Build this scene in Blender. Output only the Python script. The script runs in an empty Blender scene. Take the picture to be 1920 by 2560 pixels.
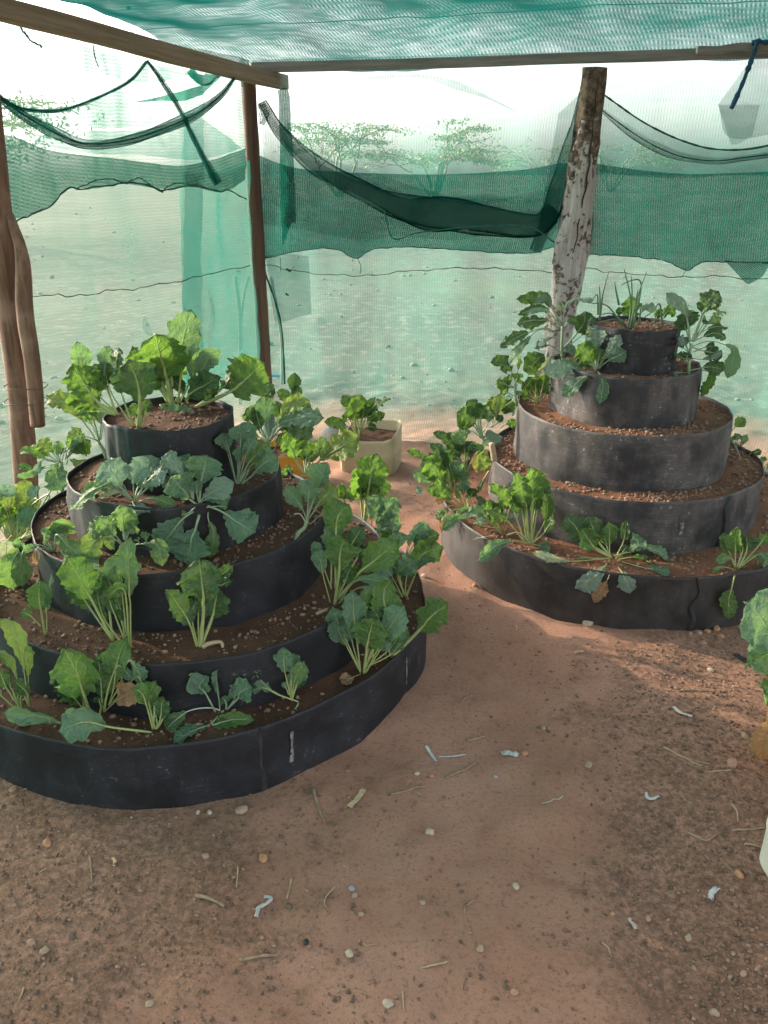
import bpy, math, random
import numpy as np

random.seed(7)
rng = np.random.default_rng(7)

# ------------------------------------------------------------------ camera, sky, sun, exposure
scene = bpy.context.scene
CAM = np.array([0.0, 0.0, 1.55])
PITCH = math.radians(22.957)
FPX = 1997.0
cam_data = bpy.data.cameras.new('camera')
cam = bpy.data.objects.new('camera', cam_data)
scene.collection.objects.link(cam)
cam.location = CAM
cam.rotation_euler = (math.pi / 2 - PITCH, 0, 0)
cam_data.sensor_fit = 'VERTICAL'
cam_data.sensor_height = 36.0
cam_data.lens = FPX / 2560 * 36.0
cam_data.clip_start = 0.02
cam_data.clip_end = 2000
scene.camera = cam

SUN_DIR = np.array([-0.86, 0.46, 0.33])
SUN_DIR = SUN_DIR / np.linalg.norm(SUN_DIR)
world = bpy.data.worlds.new('World')
scene.world = world
world.use_nodes = True
wn = world.node_tree.nodes
wl = world.node_tree.links
bg = wn['Background']
sky = wn.new('ShaderNodeTexSky')
sky.sky_type = 'NISHITA'
sky.sun_disc = False
sky.sun_elevation = math.asin(SUN_DIR[2])
sky.sun_rotation = math.atan2(SUN_DIR[0], SUN_DIR[1])
sky.air_density = 1.0
sky.dust_density = 5.0
sky.ozone_density = 1.0
hsv = wn.new('ShaderNodeHueSaturation')          # hazy, dusty air: a paler sky than the clean-air model gives
hsv.inputs['Saturation'].default_value = 0.25
wl.new(sky.outputs[0], hsv.inputs['Color'])
wl.new(hsv.outputs[0], bg.inputs[0])
bg.inputs[1].default_value = 0.15
sun_data = bpy.data.lights.new('sun', 'SUN')
sun_data.energy = 2.0
sun_data.angle = math.radians(0.6)
sun_data.color = (1.0, 0.80, 0.56)
sun = bpy.data.objects.new('sun', sun_data)
scene.collection.objects.link(sun)
from mathutils import Vector
sun.rotation_euler = Vector(SUN_DIR).to_track_quat('Z', 'Y').to_euler()
scene.view_settings.view_transform = 'Standard'
scene.view_settings.look = 'None'
scene.view_settings.gamma = 1
scene.view_settings.exposure = 2.75
scene.view_settings.use_curve_mapping = False
scene.cycles.use_denoising = True
scene.cycles.transparent_max_bounces = 32
scene.cycles.max_bounces = 8

# ------------------------------------------------------------------ helpers
cp, sp = math.cos(PITCH), math.sin(PITCH)


def ray(px, py):
    u = (px - 960) / FPX
    v = -(py - 1280) / FPX
    return np.array([u, cp + v * sp, -sp + v * cp])


def at(px, py, Y):
    d = ray(px, py)
    return CAM + d * (Y / d[1])


def onz(px, py, z):
    d = ray(px, py)
    return CAM + d * ((z - CAM[2]) / d[2])


def pxm(P):
    """metres covered by one photo pixel at the depth of point P"""
    dep = P[1] * cp - (P[2] - CAM[2]) * sp
    return dep / FPX


CORNER = np.array([-0.73, 5.05, 0.0])
WALLS = {}
for nm, dr in (('back', np.array([2.63, -0.515, 0.0])), ('left', np.array([-1.02, -1.85, 0.0]))):
    dr = dr / np.linalg.norm(dr)
    n = np.cross(dr, [0, 0, 1.0])
    if np.dot(n, np.array([0.3, 2.0, 0]) - CORNER) < 0:
        n = -n
    WALLS[nm] = (CORNER, dr, n)


def onwall(px, py, wall, d=0.0):
    C, dr, n = WALLS[wall]
    r = ray(px, py)
    P0 = C + n * d
    return CAM + r * (np.dot(P0 - CAM, n) / np.dot(r, n))


def _hash(ix, iy, iz, seed):
    h = (ix.astype(np.int64) * 374761393 + iy.astype(np.int64) * 668265263 + iz.astype(np.int64) * 2147483647 + seed * 1274126177) & 0xFFFFFFFF
    h = ((h ^ (h >> 13)) * 1274126177) & 0xFFFFFFFF
    h = ((h ^ (h >> 16)) * 2246822519) & 0xFFFFFFFF
    return ((h ^ (h >> 15)) & 0xFFFFFF) / float(0xFFFFFF)


def vnoise(x, y, z=None, seed=0):
    x = np.asarray(x, float)
    y = np.asarray(y, float)
    z = np.zeros_like(x) if z is None else np.asarray(z, float)
    ix, iy, iz = np.floor(x), np.floor(y), np.floor(z)
    fx, fy, fz = x - ix, y - iy, z - iz
    fx, fy, fz = [t * t * (3 - 2 * t) for t in (fx, fy, fz)]
    r = 0
    for a in (0, 1):
        for b in (0, 1):
            for c in (0, 1):
                w = (fx if a else 1 - fx) * (fy if b else 1 - fy) * (fz if c else 1 - fz)
                r = r + w * _hash(ix + a, iy + b, iz + c, seed)
    return r * 2 - 1


def fbm(x, y, z=None, seed=0, oct=4):
    r, a = 0, 1.0
    for o in range(oct):
        f = 2.0 ** o
        r = r + a * vnoise(np.asarray(x) * f, np.asarray(y) * f, None if z is None else np.asarray(z) * f, seed + o * 17)
        a *= 0.5
    return r


def catmull(pts, n):
    """n points evenly spread along a smooth curve through pts, and their share of the length"""
    pts = np.asarray(pts, float)
    if len(pts) == 2:
        pts = np.array([pts[0], (pts[0] + pts[1]) / 2, pts[1]])
    ext = np.vstack([2 * pts[0] - pts[1], pts, 2 * pts[-1] - pts[-2]])
    out, par = [], []
    m = 14
    for i in range(1, len(ext) - 2):
        p0, p1, p2, p3 = ext[i - 1:i + 3]
        for t in np.linspace(0, 1, m, endpoint=False):
            out.append(0.5 * ((2 * p1) + (-p0 + p2) * t + (2 * p0 - 5 * p1 + 4 * p2 - p3) * t * t + (-p0 + 3 * p1 - 3 * p2 + p3) * t ** 3))
            par.append(i - 1 + t)
    out.append(pts[-1])
    par.append(len(pts) - 1)
    out, par = np.array(out), np.array(par)
    s = np.concatenate([[0], np.cumsum(np.linalg.norm(np.diff(out, axis=0), axis=1))])
    q = np.linspace(0, s[-1], n)
    return np.stack([np.interp(q, s, out[:, k]) for k in range(out.shape[1])], 1), np.interp(q, s, par)


COL = scene.collection


class MB:
    def __init__(self):
        self.v, self.f, self.uv, self.n = [], [], [], 0

    def add(self, verts, faces, uv=None):
        verts = np.asarray(verts, float)
        self.v.append(verts)
        self.f += [tuple(i + self.n for i in fc) for fc in faces]
        self.uv.append(np.zeros((len(verts), 2)) if uv is None else np.asarray(uv, float))
        self.n += len(verts)
        return self

    def tube(self, pts, rad, sides=6, cap=True, squash=None):
        pts = np.asarray(pts, float)
        n = len(pts)
        rad = np.full(n, rad) if np.isscalar(rad) else np.asarray(rad)
        T = np.gradient(pts, axis=0)
        T /= np.linalg.norm(T, axis=1)[:, None] + 1e-12
        ref = np.array([0, 0, 1.0]) if abs(T[:, 2].mean()) < 0.8 else np.array([0, 1.0, 0])
        A = np.cross(T, ref)
        A /= np.linalg.norm(A, axis=1)[:, None] + 1e-12
        B = np.cross(T, A)
        a = np.linspace(0, 2 * np.pi, sides, endpoint=False)
        sq = 1.0 if squash is None else squash
        ring = pts[:, None] + rad[:, None, None] * (np.cos(a)[None, :, None] * A[:, None] + sq * np.sin(a)[None, :, None] * B[:, None])
        V = ring.reshape(-1, 3)
        F = []
        for i in range(n - 1):
            for j in range(sides):
                k = (j + 1) % sides
                F.append((i * sides + j, i * sides + k, (i + 1) * sides + k, (i + 1) * sides + j))
        if cap:
            F.append(tuple(range(sides))[::-1])
            F.append(tuple((n - 1) * sides + j for j in range(sides)))
        s = np.linspace(0, 1, n)
        UV = np.stack([np.tile(a / 6.283, n), np.repeat(s, sides)], 1)
        return self.add(V, F, UV)

    def grid(self, P, uv=None):
        nv, nu = P.shape[:2]
        F = [(i * nu + j, i * nu + j + 1, (i + 1) * nu + j + 1, (i + 1) * nu + j) for i in range(nv - 1) for j in range(nu - 1)]
        return self.add(P.reshape(-1, 3), F, None if uv is None else uv.reshape(-1, 2))

    def box(self, c, s, rot=None):
        c = np.asarray(c, float)
        V = np.array([[x, y, z] for x in (-.5, .5) for y in (-.5, .5) for z in (-.5, .5)]) * np.asarray(s)
        if rot is not None:
            V = V @ np.asarray(rot).T
        return self.add(V + c, [(0, 1, 3, 2), (4, 6, 7, 5), (0, 4, 5, 1), (2, 3, 7, 6), (0, 2, 6, 4), (1, 5, 7, 3)])

    def build(self, name, mat, parent=None, smooth=True, origin=None):
        V = np.vstack(self.v)
        if parent is not None:
            r = parent
            o = np.zeros(3)
            while r is not None:
                o = o + np.array(r.location)
                r = r.parent
        elif origin is not None:
            o = np.asarray(origin, float)
        else:
            o = np.zeros(3)
        me = bpy.data.meshes.new(name)
        me.from_pydata((V - o).tolist(), [], self.f)
        uvl = me.uv_layers.new(name='UVMap')
        idx = np.zeros(len(me.loops), np.int32)
        me.loops.foreach_get('vertex_index', idx)
        uvl.data.foreach_set('uv', np.vstack(self.uv)[idx].astype(np.float32).ravel())
        if smooth:
            me.polygons.foreach_set('use_smooth', np.ones(len(me.polygons), bool))
        me.materials.append(mat)
        ob = bpy.data.objects.new(name, me)
        COL.objects.link(ob)
        if parent is not None:
            ob.parent = parent
        elif origin is not None:
            ob.location = o
        return ob


def tag(o, label, cat, group=None, kind=None):
    o['label'] = label
    o['category'] = cat
    if group:
        o['group'] = group
    if kind:
        o['kind'] = kind
    return o


def empty(name, loc, label=None, cat=None, group=None):
    e = bpy.data.objects.new(name, None)
    e.location = loc
    e.empty_display_size = 0.05
    COL.objects.link(e)
    if label:
        tag(e, label, cat, group)
    return e


def blob(sub=1):
    import bmesh
    bm = bmesh.new()
    bmesh.ops.create_icosphere(bm, subdivisions=sub, radius=1.0)
    V = np.array([v.co[:] for v in bm.verts])
    F = [tuple(v.index for v in f.verts) for f in bm.faces]
    bm.free()
    return V, F


ICO1, ICO2, ICO3 = blob(1), blob(2), blob(3)


def pebbles(C, R, seed, flat=0.7, base=ICO1):
    """many lumpy stones in one mesh; C centres, R radii"""
    V0, F0 = base
    r = np.random.default_rng(seed)
    n = len(C)
    a = r.uniform(0, 6.283, n)
    sc = np.stack([r.uniform(.8, 1.4, n), r.uniform(.7, 1.0, n), flat * r.uniform(.7, 1.15, n)], 1) * R[:, None]
    V = V0[None] * r.uniform(.82, 1.15, (n, len(V0), 1)) * sc[:, None]
    c, s = np.cos(a)[:, None], np.sin(a)[:, None]
    V = np.stack([V[..., 0] * c - V[..., 1] * s, V[..., 0] * s + V[..., 1] * c, V[..., 2]], -1) + C[:, None]
    F = (np.array(F0)[None] + (np.arange(n) * len(V0))[:, None, None]).reshape(-1, 3)
    m = MB()
    uv = np.repeat(r.uniform(0, 1, (n, 2)), len(V0), 0)
    m.add(V.reshape(-1, 3), F.tolist(), uv)
    return m


# ------------------------------------------------------------------ materials
def newmat(name):
    m = bpy.data.materials.new(name)
    m.use_nodes = True
    nt = m.node_tree
    b = nt.nodes['Principled BSDF']
    return m, nt, nt.nodes, nt.links, b


def node(nt, typ, **kw):
    n = nt.nodes.new(typ)
    for k, v in kw.items():
        if hasattr(n, k):
            setattr(n, k, v)
        else:
            n.inputs[k].default_value = v
    return n


def math_(nt, op, a, b=None, c=None, clamp=False):
    n = nt.nodes.new('ShaderNodeMath')
    n.operation = op
    n.use_clamp = clamp
    for i, x in enumerate((a, b, c)):
        if x is None:
            continue
        if isinstance(x, (int, float)):
            n.inputs[i].default_value = x
        else:
            nt.links.new(x, n.inputs[i])
    return n.outputs[0]


def mixc(nt, fac, a, b, blend='MIX'):
    n = nt.nodes.new('ShaderNodeMix')
    n.data_type = 'RGBA'
    n.blend_type = blend
    for sock, x in ((n.inputs[0], fac), (n.inputs[6], a), (n.inputs[7], b)):
        if isinstance(x, (int, float)):
            sock.default_value = x
        elif isinstance(x, (tuple, list)):
            sock.default_value = tuple(x) + ((1,) if len(x) == 3 else ())
        else:
            nt.links.new(x, sock)
    return n.outputs[2]


def smooth(nt, x, lo, hi):
    n = nt.nodes.new('ShaderNodeMapRange')
    n.interpolation_type = 'SMOOTHSTEP'
    nt.links.new(x, n.inputs[0])
    n.inputs[1].default_value = lo
    n.inputs[2].default_value = hi
    return n.outputs[0]


def noise_(nt, vec, scale, detail=4, rough=0.55, scl=None):
    if scl is not None:
        mp = nt.nodes.new('ShaderNodeMapping')
        nt.links.new(vec, mp.inputs[0])
        mp.inputs[3].default_value = scl
        vec = mp.outputs[0]
    n = nt.nodes.new('ShaderNodeTexNoise')
    n.inputs['Scale'].default_value = scale
    n.inputs['Detail'].default_value = detail
    n.inputs['Roughness'].default_value = rough
    if vec is not None:
        nt.links.new(vec, n.inputs['Vector'])
    return n.outputs[0]


def bump(nt, h, strength, dist, b):
    n = nt.nodes.new('ShaderNodeBump')
    n.inputs['Strength'].default_value = strength
    n.inputs['Distance'].default_value = dist
    nt.links.new(h, n.inputs['Height'])
    nt.links.new(n.outputs[0], b.inputs['Normal'])
    return n


def geo_pos(nt):
    return nt.nodes.new('ShaderNodeNewGeometry').outputs['Position']


def obj_rand(nt):
    return nt.nodes.new('ShaderNodeObjectInfo').outputs['Random']


def leaf_mat(name, col, col2, vein, trans, tfac=0.42, rough=0.5, nveins=5.2, veinw=0.026, spots=None):
    m, nt, N, L, b = newmat(name)
    uv = N.new('ShaderNodeUVMap').outputs[0]
    sep = N.new('ShaderNodeSeparateXYZ')
    L.new(uv, sep.inputs[0])
    u = math_(nt, 'ABSOLUTE', math_(nt, 'MULTIPLY_ADD', sep.outputs[0], 2.0, -1.0))
    side = math_(nt, 'GREATER_THAN', sep.outputs[0], 0.5)
    v = sep.outputs[1]
    tc = N.new('ShaderNodeTexCoord').outputs['Object']
    wob = noise_(nt, tc, 22, 2)
    # side veins leave the midrib at an angle and bend towards the tip
    a = math_(nt, 'MULTIPLY_ADD', v, nveins, math_(nt, 'MULTIPLY', u, -nveins * 0.42))
    a = math_(nt, 'ADD', a, math_(nt, 'MULTIPLY', wob, 1.9))
    a = math_(nt, 'ADD', a, math_(nt, 'MULTIPLY', side, 0.45))
    a = math_(nt, 'ABSOLUTE', math_(nt, 'SUBTRACT', math_(nt, 'FRACT', a), 0.5))
    wid = math_(nt, 'MULTIPLY_ADD', u, -veinw * nveins * 0.75, veinw * nveins)
    va = math_(nt, 'SUBTRACT', 1.0, math_(nt, 'DIVIDE', a, math_(nt, 'MAXIMUM', wid, 0.01)), clamp=True)
    va = math_(nt, 'MULTIPLY', va, math_(nt, 'LESS_THAN', u, 0.93))
    # midrib
    mw = math_(nt, 'MULTIPLY_ADD', v, -0.085, 0.10)
    mid = math_(nt, 'SUBTRACT', 1.0, math_(nt, 'DIVIDE', u, mw), clamp=True)
    vein_f = math_(nt, 'MAXIMUM', math_(nt, 'MULTIPLY', va, 0.5), smooth(nt, mid, 0.0, 0.5))
    # fine net of tertiary veins
    vor = N.new('ShaderNodeTexVoronoi')
    vor.feature = 'DISTANCE_TO_EDGE'
    vor.inputs['Scale'].default_value = 120
    L.new(tc, vor.inputs['Vector'])
    ter = smooth(nt, vor.outputs['Distance'], 0.12, 0.0)
    nz = noise_(nt, tc, 14, 5, 0.6)
    f = math_(nt, 'ADD', math_(nt, 'MULTIPLY', obj_rand(nt), 0.45), math_(nt, 'MULTIPLY', smooth(nt, nz, 0.3, 0.7), 0.6), clamp=True)
    c = mixc(nt, f, col, col2)
    c = mixc(nt, math_(nt, 'MULTIPLY', ter, 0.16), c, vein)
    if spots:
        sm = smooth(nt, noise_(nt, tc, 9, 4, 0.7), 0.52, 0.62)
        c = mixc(nt, sm, c, spots)
    edge = smooth(nt, u, 0.75, 1.0)
    c = mixc(nt, math_(nt, 'MULTIPLY', edge, 0.25), c, trans)
    c = mixc(nt, vein_f, c, vein)
    L.new(c, b.inputs['Base Color'])
    b.inputs['Roughness'].default_value = rough
    b.inputs['Specular IOR Level'].default_value = 0.4
    h = math_(nt, 'ADD', math_(nt, 'MULTIPLY', vein_f, -0.6), math_(nt, 'MULTIPLY', noise_(nt, tc, 60, 3), 0.9))
    bp = bump(nt, math_(nt, 'ADD', h, math_(nt, 'MULTIPLY', noise_(nt, tc, 34, 2), 1.6)), 0.8, 0.008, b)
    tr = N.new('ShaderNodeBsdfTranslucent')
    tcol = mixc(nt, math_(nt, 'MULTIPLY', vein_f, 0.75), mixc(nt, f, trans, tuple(x * 0.75 for x in trans)), tuple(min(1, x * 1.5 + 0.08) for x in trans))
    L.new(tcol, tr.inputs[0])
    L.new(bp.outputs[0], tr.inputs['Normal'])
    mx = N.new('ShaderNodeMixShader')
    mx.inputs[0].default_value = tfac
    L.new(b.outputs[0], mx.inputs[1])
    L.new(tr.outputs[0], mx.inputs[2])
    L.new(mx.outputs[0], N['Material Output'].inputs[0])
    return m


LEAF = {
    'c': leaf_mat('chard_leaf', (0.062, 0.138, 0.040), (0.094, 0.184, 0.059), (0.359, 0.446, 0.149), (0.179, 0.341, 0.037)),
    'b': leaf_mat('chard_leaf_bright', (0.068, 0.150, 0.032), (0.103, 0.196, 0.050), (0.442, 0.498, 0.186), (0.164, 0.304, 0.037), 0.45),
    'd': leaf_mat('chard_leaf_dark', (0.038, 0.089, 0.037), (0.064, 0.129, 0.055), (0.276, 0.341, 0.124), (0.097, 0.196, 0.031), 0.32),
    'k': leaf_mat('collard_leaf', (0.083, 0.170, 0.111), (0.131, 0.229, 0.149), (0.304, 0.420, 0.286), (0.221, 0.393, 0.099), 0.36, 0.55, 5.0, 0.028),
    'g': leaf_mat('collard_leaf_blue', (0.162, 0.242, 0.194), (0.216, 0.299, 0.240), (0.386, 0.472, 0.397), (0.193, 0.341, 0.174), 0.30, 0.6, 5.0, 0.025),
    'l': leaf_mat('kale_leaf_light', (0.118, 0.217, 0.097), (0.166, 0.269, 0.114), (0.359, 0.458, 0.248), (0.193, 0.336, 0.062), 0.42, 0.55, 5.0, 0.026),
    'y': leaf_mat('leaf_yellowing', (0.131, 0.217, 0.068), (0.206, 0.275, 0.075), (0.414, 0.472, 0.212), (0.213, 0.314, 0.050), 0.42, 0.6, 5.0, 0.026, spots=(0.344, 0.341, 0.075)),
    'p': leaf_mat('leaf_pale', (0.331, 0.393, 0.248), (0.442, 0.472, 0.298), (0.580, 0.589, 0.410), (0.414, 0.472, 0.224), 0.35, 0.65, 5.0, 0.02),
    'x': leaf_mat('leaf_withered', (0.276, 0.157, 0.081), (0.414, 0.275, 0.149), (0.497, 0.353, 0.212), (0.497, 0.288, 0.111), 0.35, 0.8, 5.0, 0.02, spots=(0.221, 0.117, 0.062)),
}


def stalk_mat(name, c1, c2):
    m, nt, N, L, b = newmat(name)
    tc = N.new('ShaderNodeTexCoord').outputs['Object']
    L.new(mixc(nt, noise_(nt, tc, 40, 3), c1, c2), b.inputs['Base Color'])
    b.inputs['Roughness'].default_value = 0.4
    b.inputs['Subsurface Weight'].default_value = 0.15
    b.inputs['Subsurface Radius'].default_value = (0.004, 0.004, 0.001)
    return m


STALK = {
    'c': stalk_mat('stalk_yellow_green', (0.24, 0.30, 0.10), (0.36, 0.40, 0.17)),
    'k': stalk_mat('stalk_blue_green', (0.20, 0.29, 0.17), (0.30, 0.38, 0.24)),
    'w': stalk_mat('stalk_white', (0.42, 0.42, 0.30), (0.52, 0.50, 0.38)),
    'r': stalk_mat('stalk_red', (0.42, 0.10, 0.07), (0.35, 0.24, 0.10)),
    'x': stalk_mat('stalk_dry', (0.30, 0.22, 0.13), (0.40, 0.31, 0.19)),
    'o': stalk_mat('onion_blade', (0.06, 0.13, 0.07), (0.12, 0.20, 0.11)),
}


def net_mat(name, cover, col, wale=0.012, course=0.03, streak=0.3, wavy=0.0, tl=0.55, rows=False):
    """knitted shade net: threads (diffuse + translucent) with open holes between them; UVs are in metres"""
    m, nt, N, L, b = newmat(name)
    N.remove(b)
    uv = N.new('ShaderNodeUVMap').outputs[0]
    if wavy:
        nzv = N.new('ShaderNodeTexNoise')
        nzv.inputs['Scale'].default_value = 2.2
        nzv.inputs['Detail'].default_value = 3
        L.new(uv, nzv.inputs['Vector'])
        add = N.new('ShaderNodeVectorMath')
        add.operation = 'MULTIPLY_ADD'
        L.new(nzv.outputs['Color'], add.inputs[0])
        add.inputs[1].default_value = (wavy, wavy, 0)
        L.new(uv, add.inputs[2])
        uvw = add.outputs[0]
    else:
        uvw = uv
    sep = N.new('ShaderNodeSeparateXYZ')
    L.new(uvw, sep.inputs[0])
    sx = math_(nt, 'SINE', math_(nt, 'MULTIPLY', sep.outputs[0], 6.2832 / wale))
    sy = math_(nt, 'SINE', math_(nt, 'MULTIPLY', sep.outputs[1], 6.2832 / course))
    if rows:
        sx, sy = sy, sx
    knit = math_(nt, 'ADD', math_(nt, 'MULTIPLY', sx, 0.5), math_(nt, 'MULTIPLY', math_(nt, 'MULTIPLY', sx, sy), 0.35))
    st1 = noise_(nt, uv, 1.0, 5, 0.65, (3.0, 40.0, 1) if rows else (9.0, 26.0, 1))
    st2 = noise_(nt, uv, 1.0, 3, 0.6, (1.6, 2.4, 1))
    st3 = noise_(nt, uv, 1.0, 3, 0.6, (160.0, 200.0, 1))
    c = math_(nt, 'MULTIPLY_ADD', knit, 0.22 * cover ** 0.5, cover)
    c = math_(nt, 'ADD', c, math_(nt, 'MULTIPLY', math_(nt, 'SUBTRACT', st1, 0.5), streak))
    c = math_(nt, 'ADD', c, math_(nt, 'MULTIPLY', math_(nt, 'SUBTRACT', st2, 0.5), streak * 0.7))
    c = math_(nt, 'ADD', c, math_(nt, 'MULTIPLY', math_(nt, 'SUBTRACT', st3, 0.5), streak * 0.8), clamp=True)
    # threads have thickness: seen at a slant a net closes up, 1 - (1 - cover) ^ (1 / cos)
    gm = N.new('ShaderNodeNewGeometry')
    dt = N.new('ShaderNodeVectorMath')
    dt.operation = 'DOT_PRODUCT'
    L.new(gm.outputs['Normal'], dt.inputs[0])
    L.new(gm.outputs['Incoming'], dt.inputs[1])
    inv = math_(nt, 'DIVIDE', 1.0, math_(nt, 'MAXIMUM', math_(nt, 'ABSOLUTE', dt.outputs['Value']), 0.12))
    c = math_(nt, 'SUBTRACT', 1.0, math_(nt, 'POWER', math_(nt, 'SUBTRACT', 1.0, math_(nt, 'MINIMUM', c, 0.98)), inv), clamp=True)
    cc = mixc(nt, st1, tuple(x * 0.75 for x in col), tuple(min(1, x * 1.25) for x in col))
    df = N.new('ShaderNodeBsdfDiffuse')
    L.new(cc, df.inputs[0])
    tr = N.new('ShaderNodeBsdfTranslucent')
    L.new(cc, tr.inputs[0])
    m1 = N.new('ShaderNodeMixShader')
    m1.inputs[0].default_value = tl
    L.new(df.outputs[0], m1.inputs[1])
    L.new(tr.outputs[0], m1.inputs[2])
    tp = N.new('ShaderNodeBsdfTransparent')
    m2 = N.new('ShaderNodeMixShader')
    L.new(c, m2.inputs[0])
    L.new(tp.outputs[0], m2.inputs[1])
    L.new(m1.outputs[0], m2.inputs[2])
    L.new(m2.outputs[0], N['Material Output'].inputs[0])
    return m


TEAL = (0.10, 0.42, 0.36)
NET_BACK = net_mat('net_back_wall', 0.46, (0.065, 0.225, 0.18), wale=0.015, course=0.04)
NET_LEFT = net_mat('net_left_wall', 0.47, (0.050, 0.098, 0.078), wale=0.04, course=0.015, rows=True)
NET_SUN_BLOCK = net_mat('net_sun_block', 0.90, (0.05, 0.24, 0.18), wale=0.03, course=0.017, rows=True)  # extra-dense net, only for the out-of-view stretch that blocks the low sun
NET_ROOF = net_mat('net_roof', 0.66, (0.004, 0.066, 0.055), wale=0.019, course=0.05, streak=0.55, wavy=0.06)
NET_BAND = net_mat('net_band', 0.80, (0.004, 0.125, 0.090), wale=0.012, course=0.022)
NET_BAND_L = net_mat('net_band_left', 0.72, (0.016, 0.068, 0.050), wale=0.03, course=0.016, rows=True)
NET_FOLD = net_mat('net_fold', 0.26, (0.003, 0.08, 0.062), streak=0.5, wale=0.012, course=0.022)
NET_PALE = net_mat('net_pale_scrap', 0.40, (0.02, 0.14, 0.11), wale=0.012, course=0.022)


def plain(name, c1, c2, scale=20, rough=0.7, bumpk=0.4, bdist=0.004, scl=None, spec=0.3):
    m, nt, N, L, b = newmat(name)
    tc = N.new('ShaderNodeTexCoord').outputs['Object']
    nz = noise_(nt, tc, scale, 6, 0.65, scl)
    L.new(mixc(nt, smooth(nt, nz, 0.3, 0.7), c1, c2), b.inputs['Base Color'])
    b.inputs['Roughness'].default_value = rough
    b.inputs['Specular IOR Level'].default_value = spec
    bump(nt, nz, bumpk, bdist, b)
    return m


M_HEM = plain('hem_cord', (0.018, 0.085, 0.068), (0.03, 0.12, 0.095), 60, 0.8)
M_WIRE = plain('wire', (0.05, 0.07, 0.06), (0.09, 0.10, 0.09), 60, 0.6)
M_BLUE = plain('blue_strap', (0.012, 0.06, 0.12), (0.02, 0.09, 0.16), 50, 0.7)
M_STICK = plain('stick', (0.10, 0.085, 0.06), (0.18, 0.15, 0.11), 30, 0.85, 0.6)


def wood_mat(name, c1, c2, c3, grain=(60, 60, 3), rough=0.8):
    m, nt, N, L, b = newmat(name)
    tc = N.new('ShaderNodeTexCoord').outputs['Object']
    g = noise_(nt, tc, 1.0, 6, 0.65, grain)
    g2 = noise_(nt, tc, 5.0, 4, 0.6)
    c = mixc(nt, smooth(nt, g, 0.3, 0.7), c1, c2)
    c = mixc(nt, smooth(nt, g2, 0.5, 0.75), c, c3)
    L.new(c, b.inputs['Base Color'])
    b.inputs['Roughness'].default_value = rough
    b.inputs['Specular IOR Level'].default_value = 0.25
    bump(nt, g, 0.6, 0.006, b)
    return m


M_POST = wood_mat('post_wood', (0.10, 0.055, 0.036), (0.27, 0.16, 0.11), (0.30, 0.19, 0.14), grain=(45, 45, 4))
M_POST_D = wood_mat('post_wood_dark', (0.085, 0.05, 0.036), (0.15, 0.09, 0.065), (0.11, 0.07, 0.055))
M_BEAM = wood_mat('beam_wood', (0.22, 0.15, 0.10), (0.34, 0.25, 0.18), (0.26, 0.20, 0.16), grain=(3, 60, 60))
M_RAIL = wood_mat('rail_wood', (0.20, 0.19, 0.19), (0.33, 0.31, 0.30), (0.26, 0.23, 0.21), grain=(3, 60, 60))


def bark_mat():
    m, nt, N, L, b = newmat('peeling_bark')
    tc = N.new('ShaderNodeTexCoord').outputs['Object']
    sep = N.new('ShaderNodeSeparateXYZ')
    L.new(tc, sep.inputs[0])
    g = noise_(nt, tc, 1.0, 6, 0.7, (50, 50, 5))
    wood = mixc(nt, smooth(nt, g, 0.3, 0.7), (0.33, 0.29, 0.27), (0.50, 0.46, 0.44))
    bk = mixc(nt, smooth(nt, noise_(nt, tc, 26, 6, 0.75), 0.35, 0.65), (0.035, 0.024, 0.018), (0.22, 0.16, 0.11))
    s = noise_(nt, tc, 30, 5, 0.7)
    big = noise_(nt, tc, 4.5, 3, 0.6)
    hgt = smooth(nt, sep.outputs[2], 1.45, 2.05)      # bark still clings to the top of the trunk
    th = math_(nt, 'ADD', math_(nt, 'ADD', s, math_(nt, 'MULTIPLY', big, 0.5)), math_(nt, 'MULTIPLY', hgt, 0.30))
    f = smooth(nt, th, 0.80, 0.86)
    L.new(mixc(nt, f, wood, bk), b.inputs['Base Color'])
    b.inputs['Roughness'].default_value = 0.9
    bump(nt, math_(nt, 'ADD', math_(nt, 'MULTIPLY', f, 0.8), g), 0.9, 0.008, b)
    return m


M_BARK = bark_mat()


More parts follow.
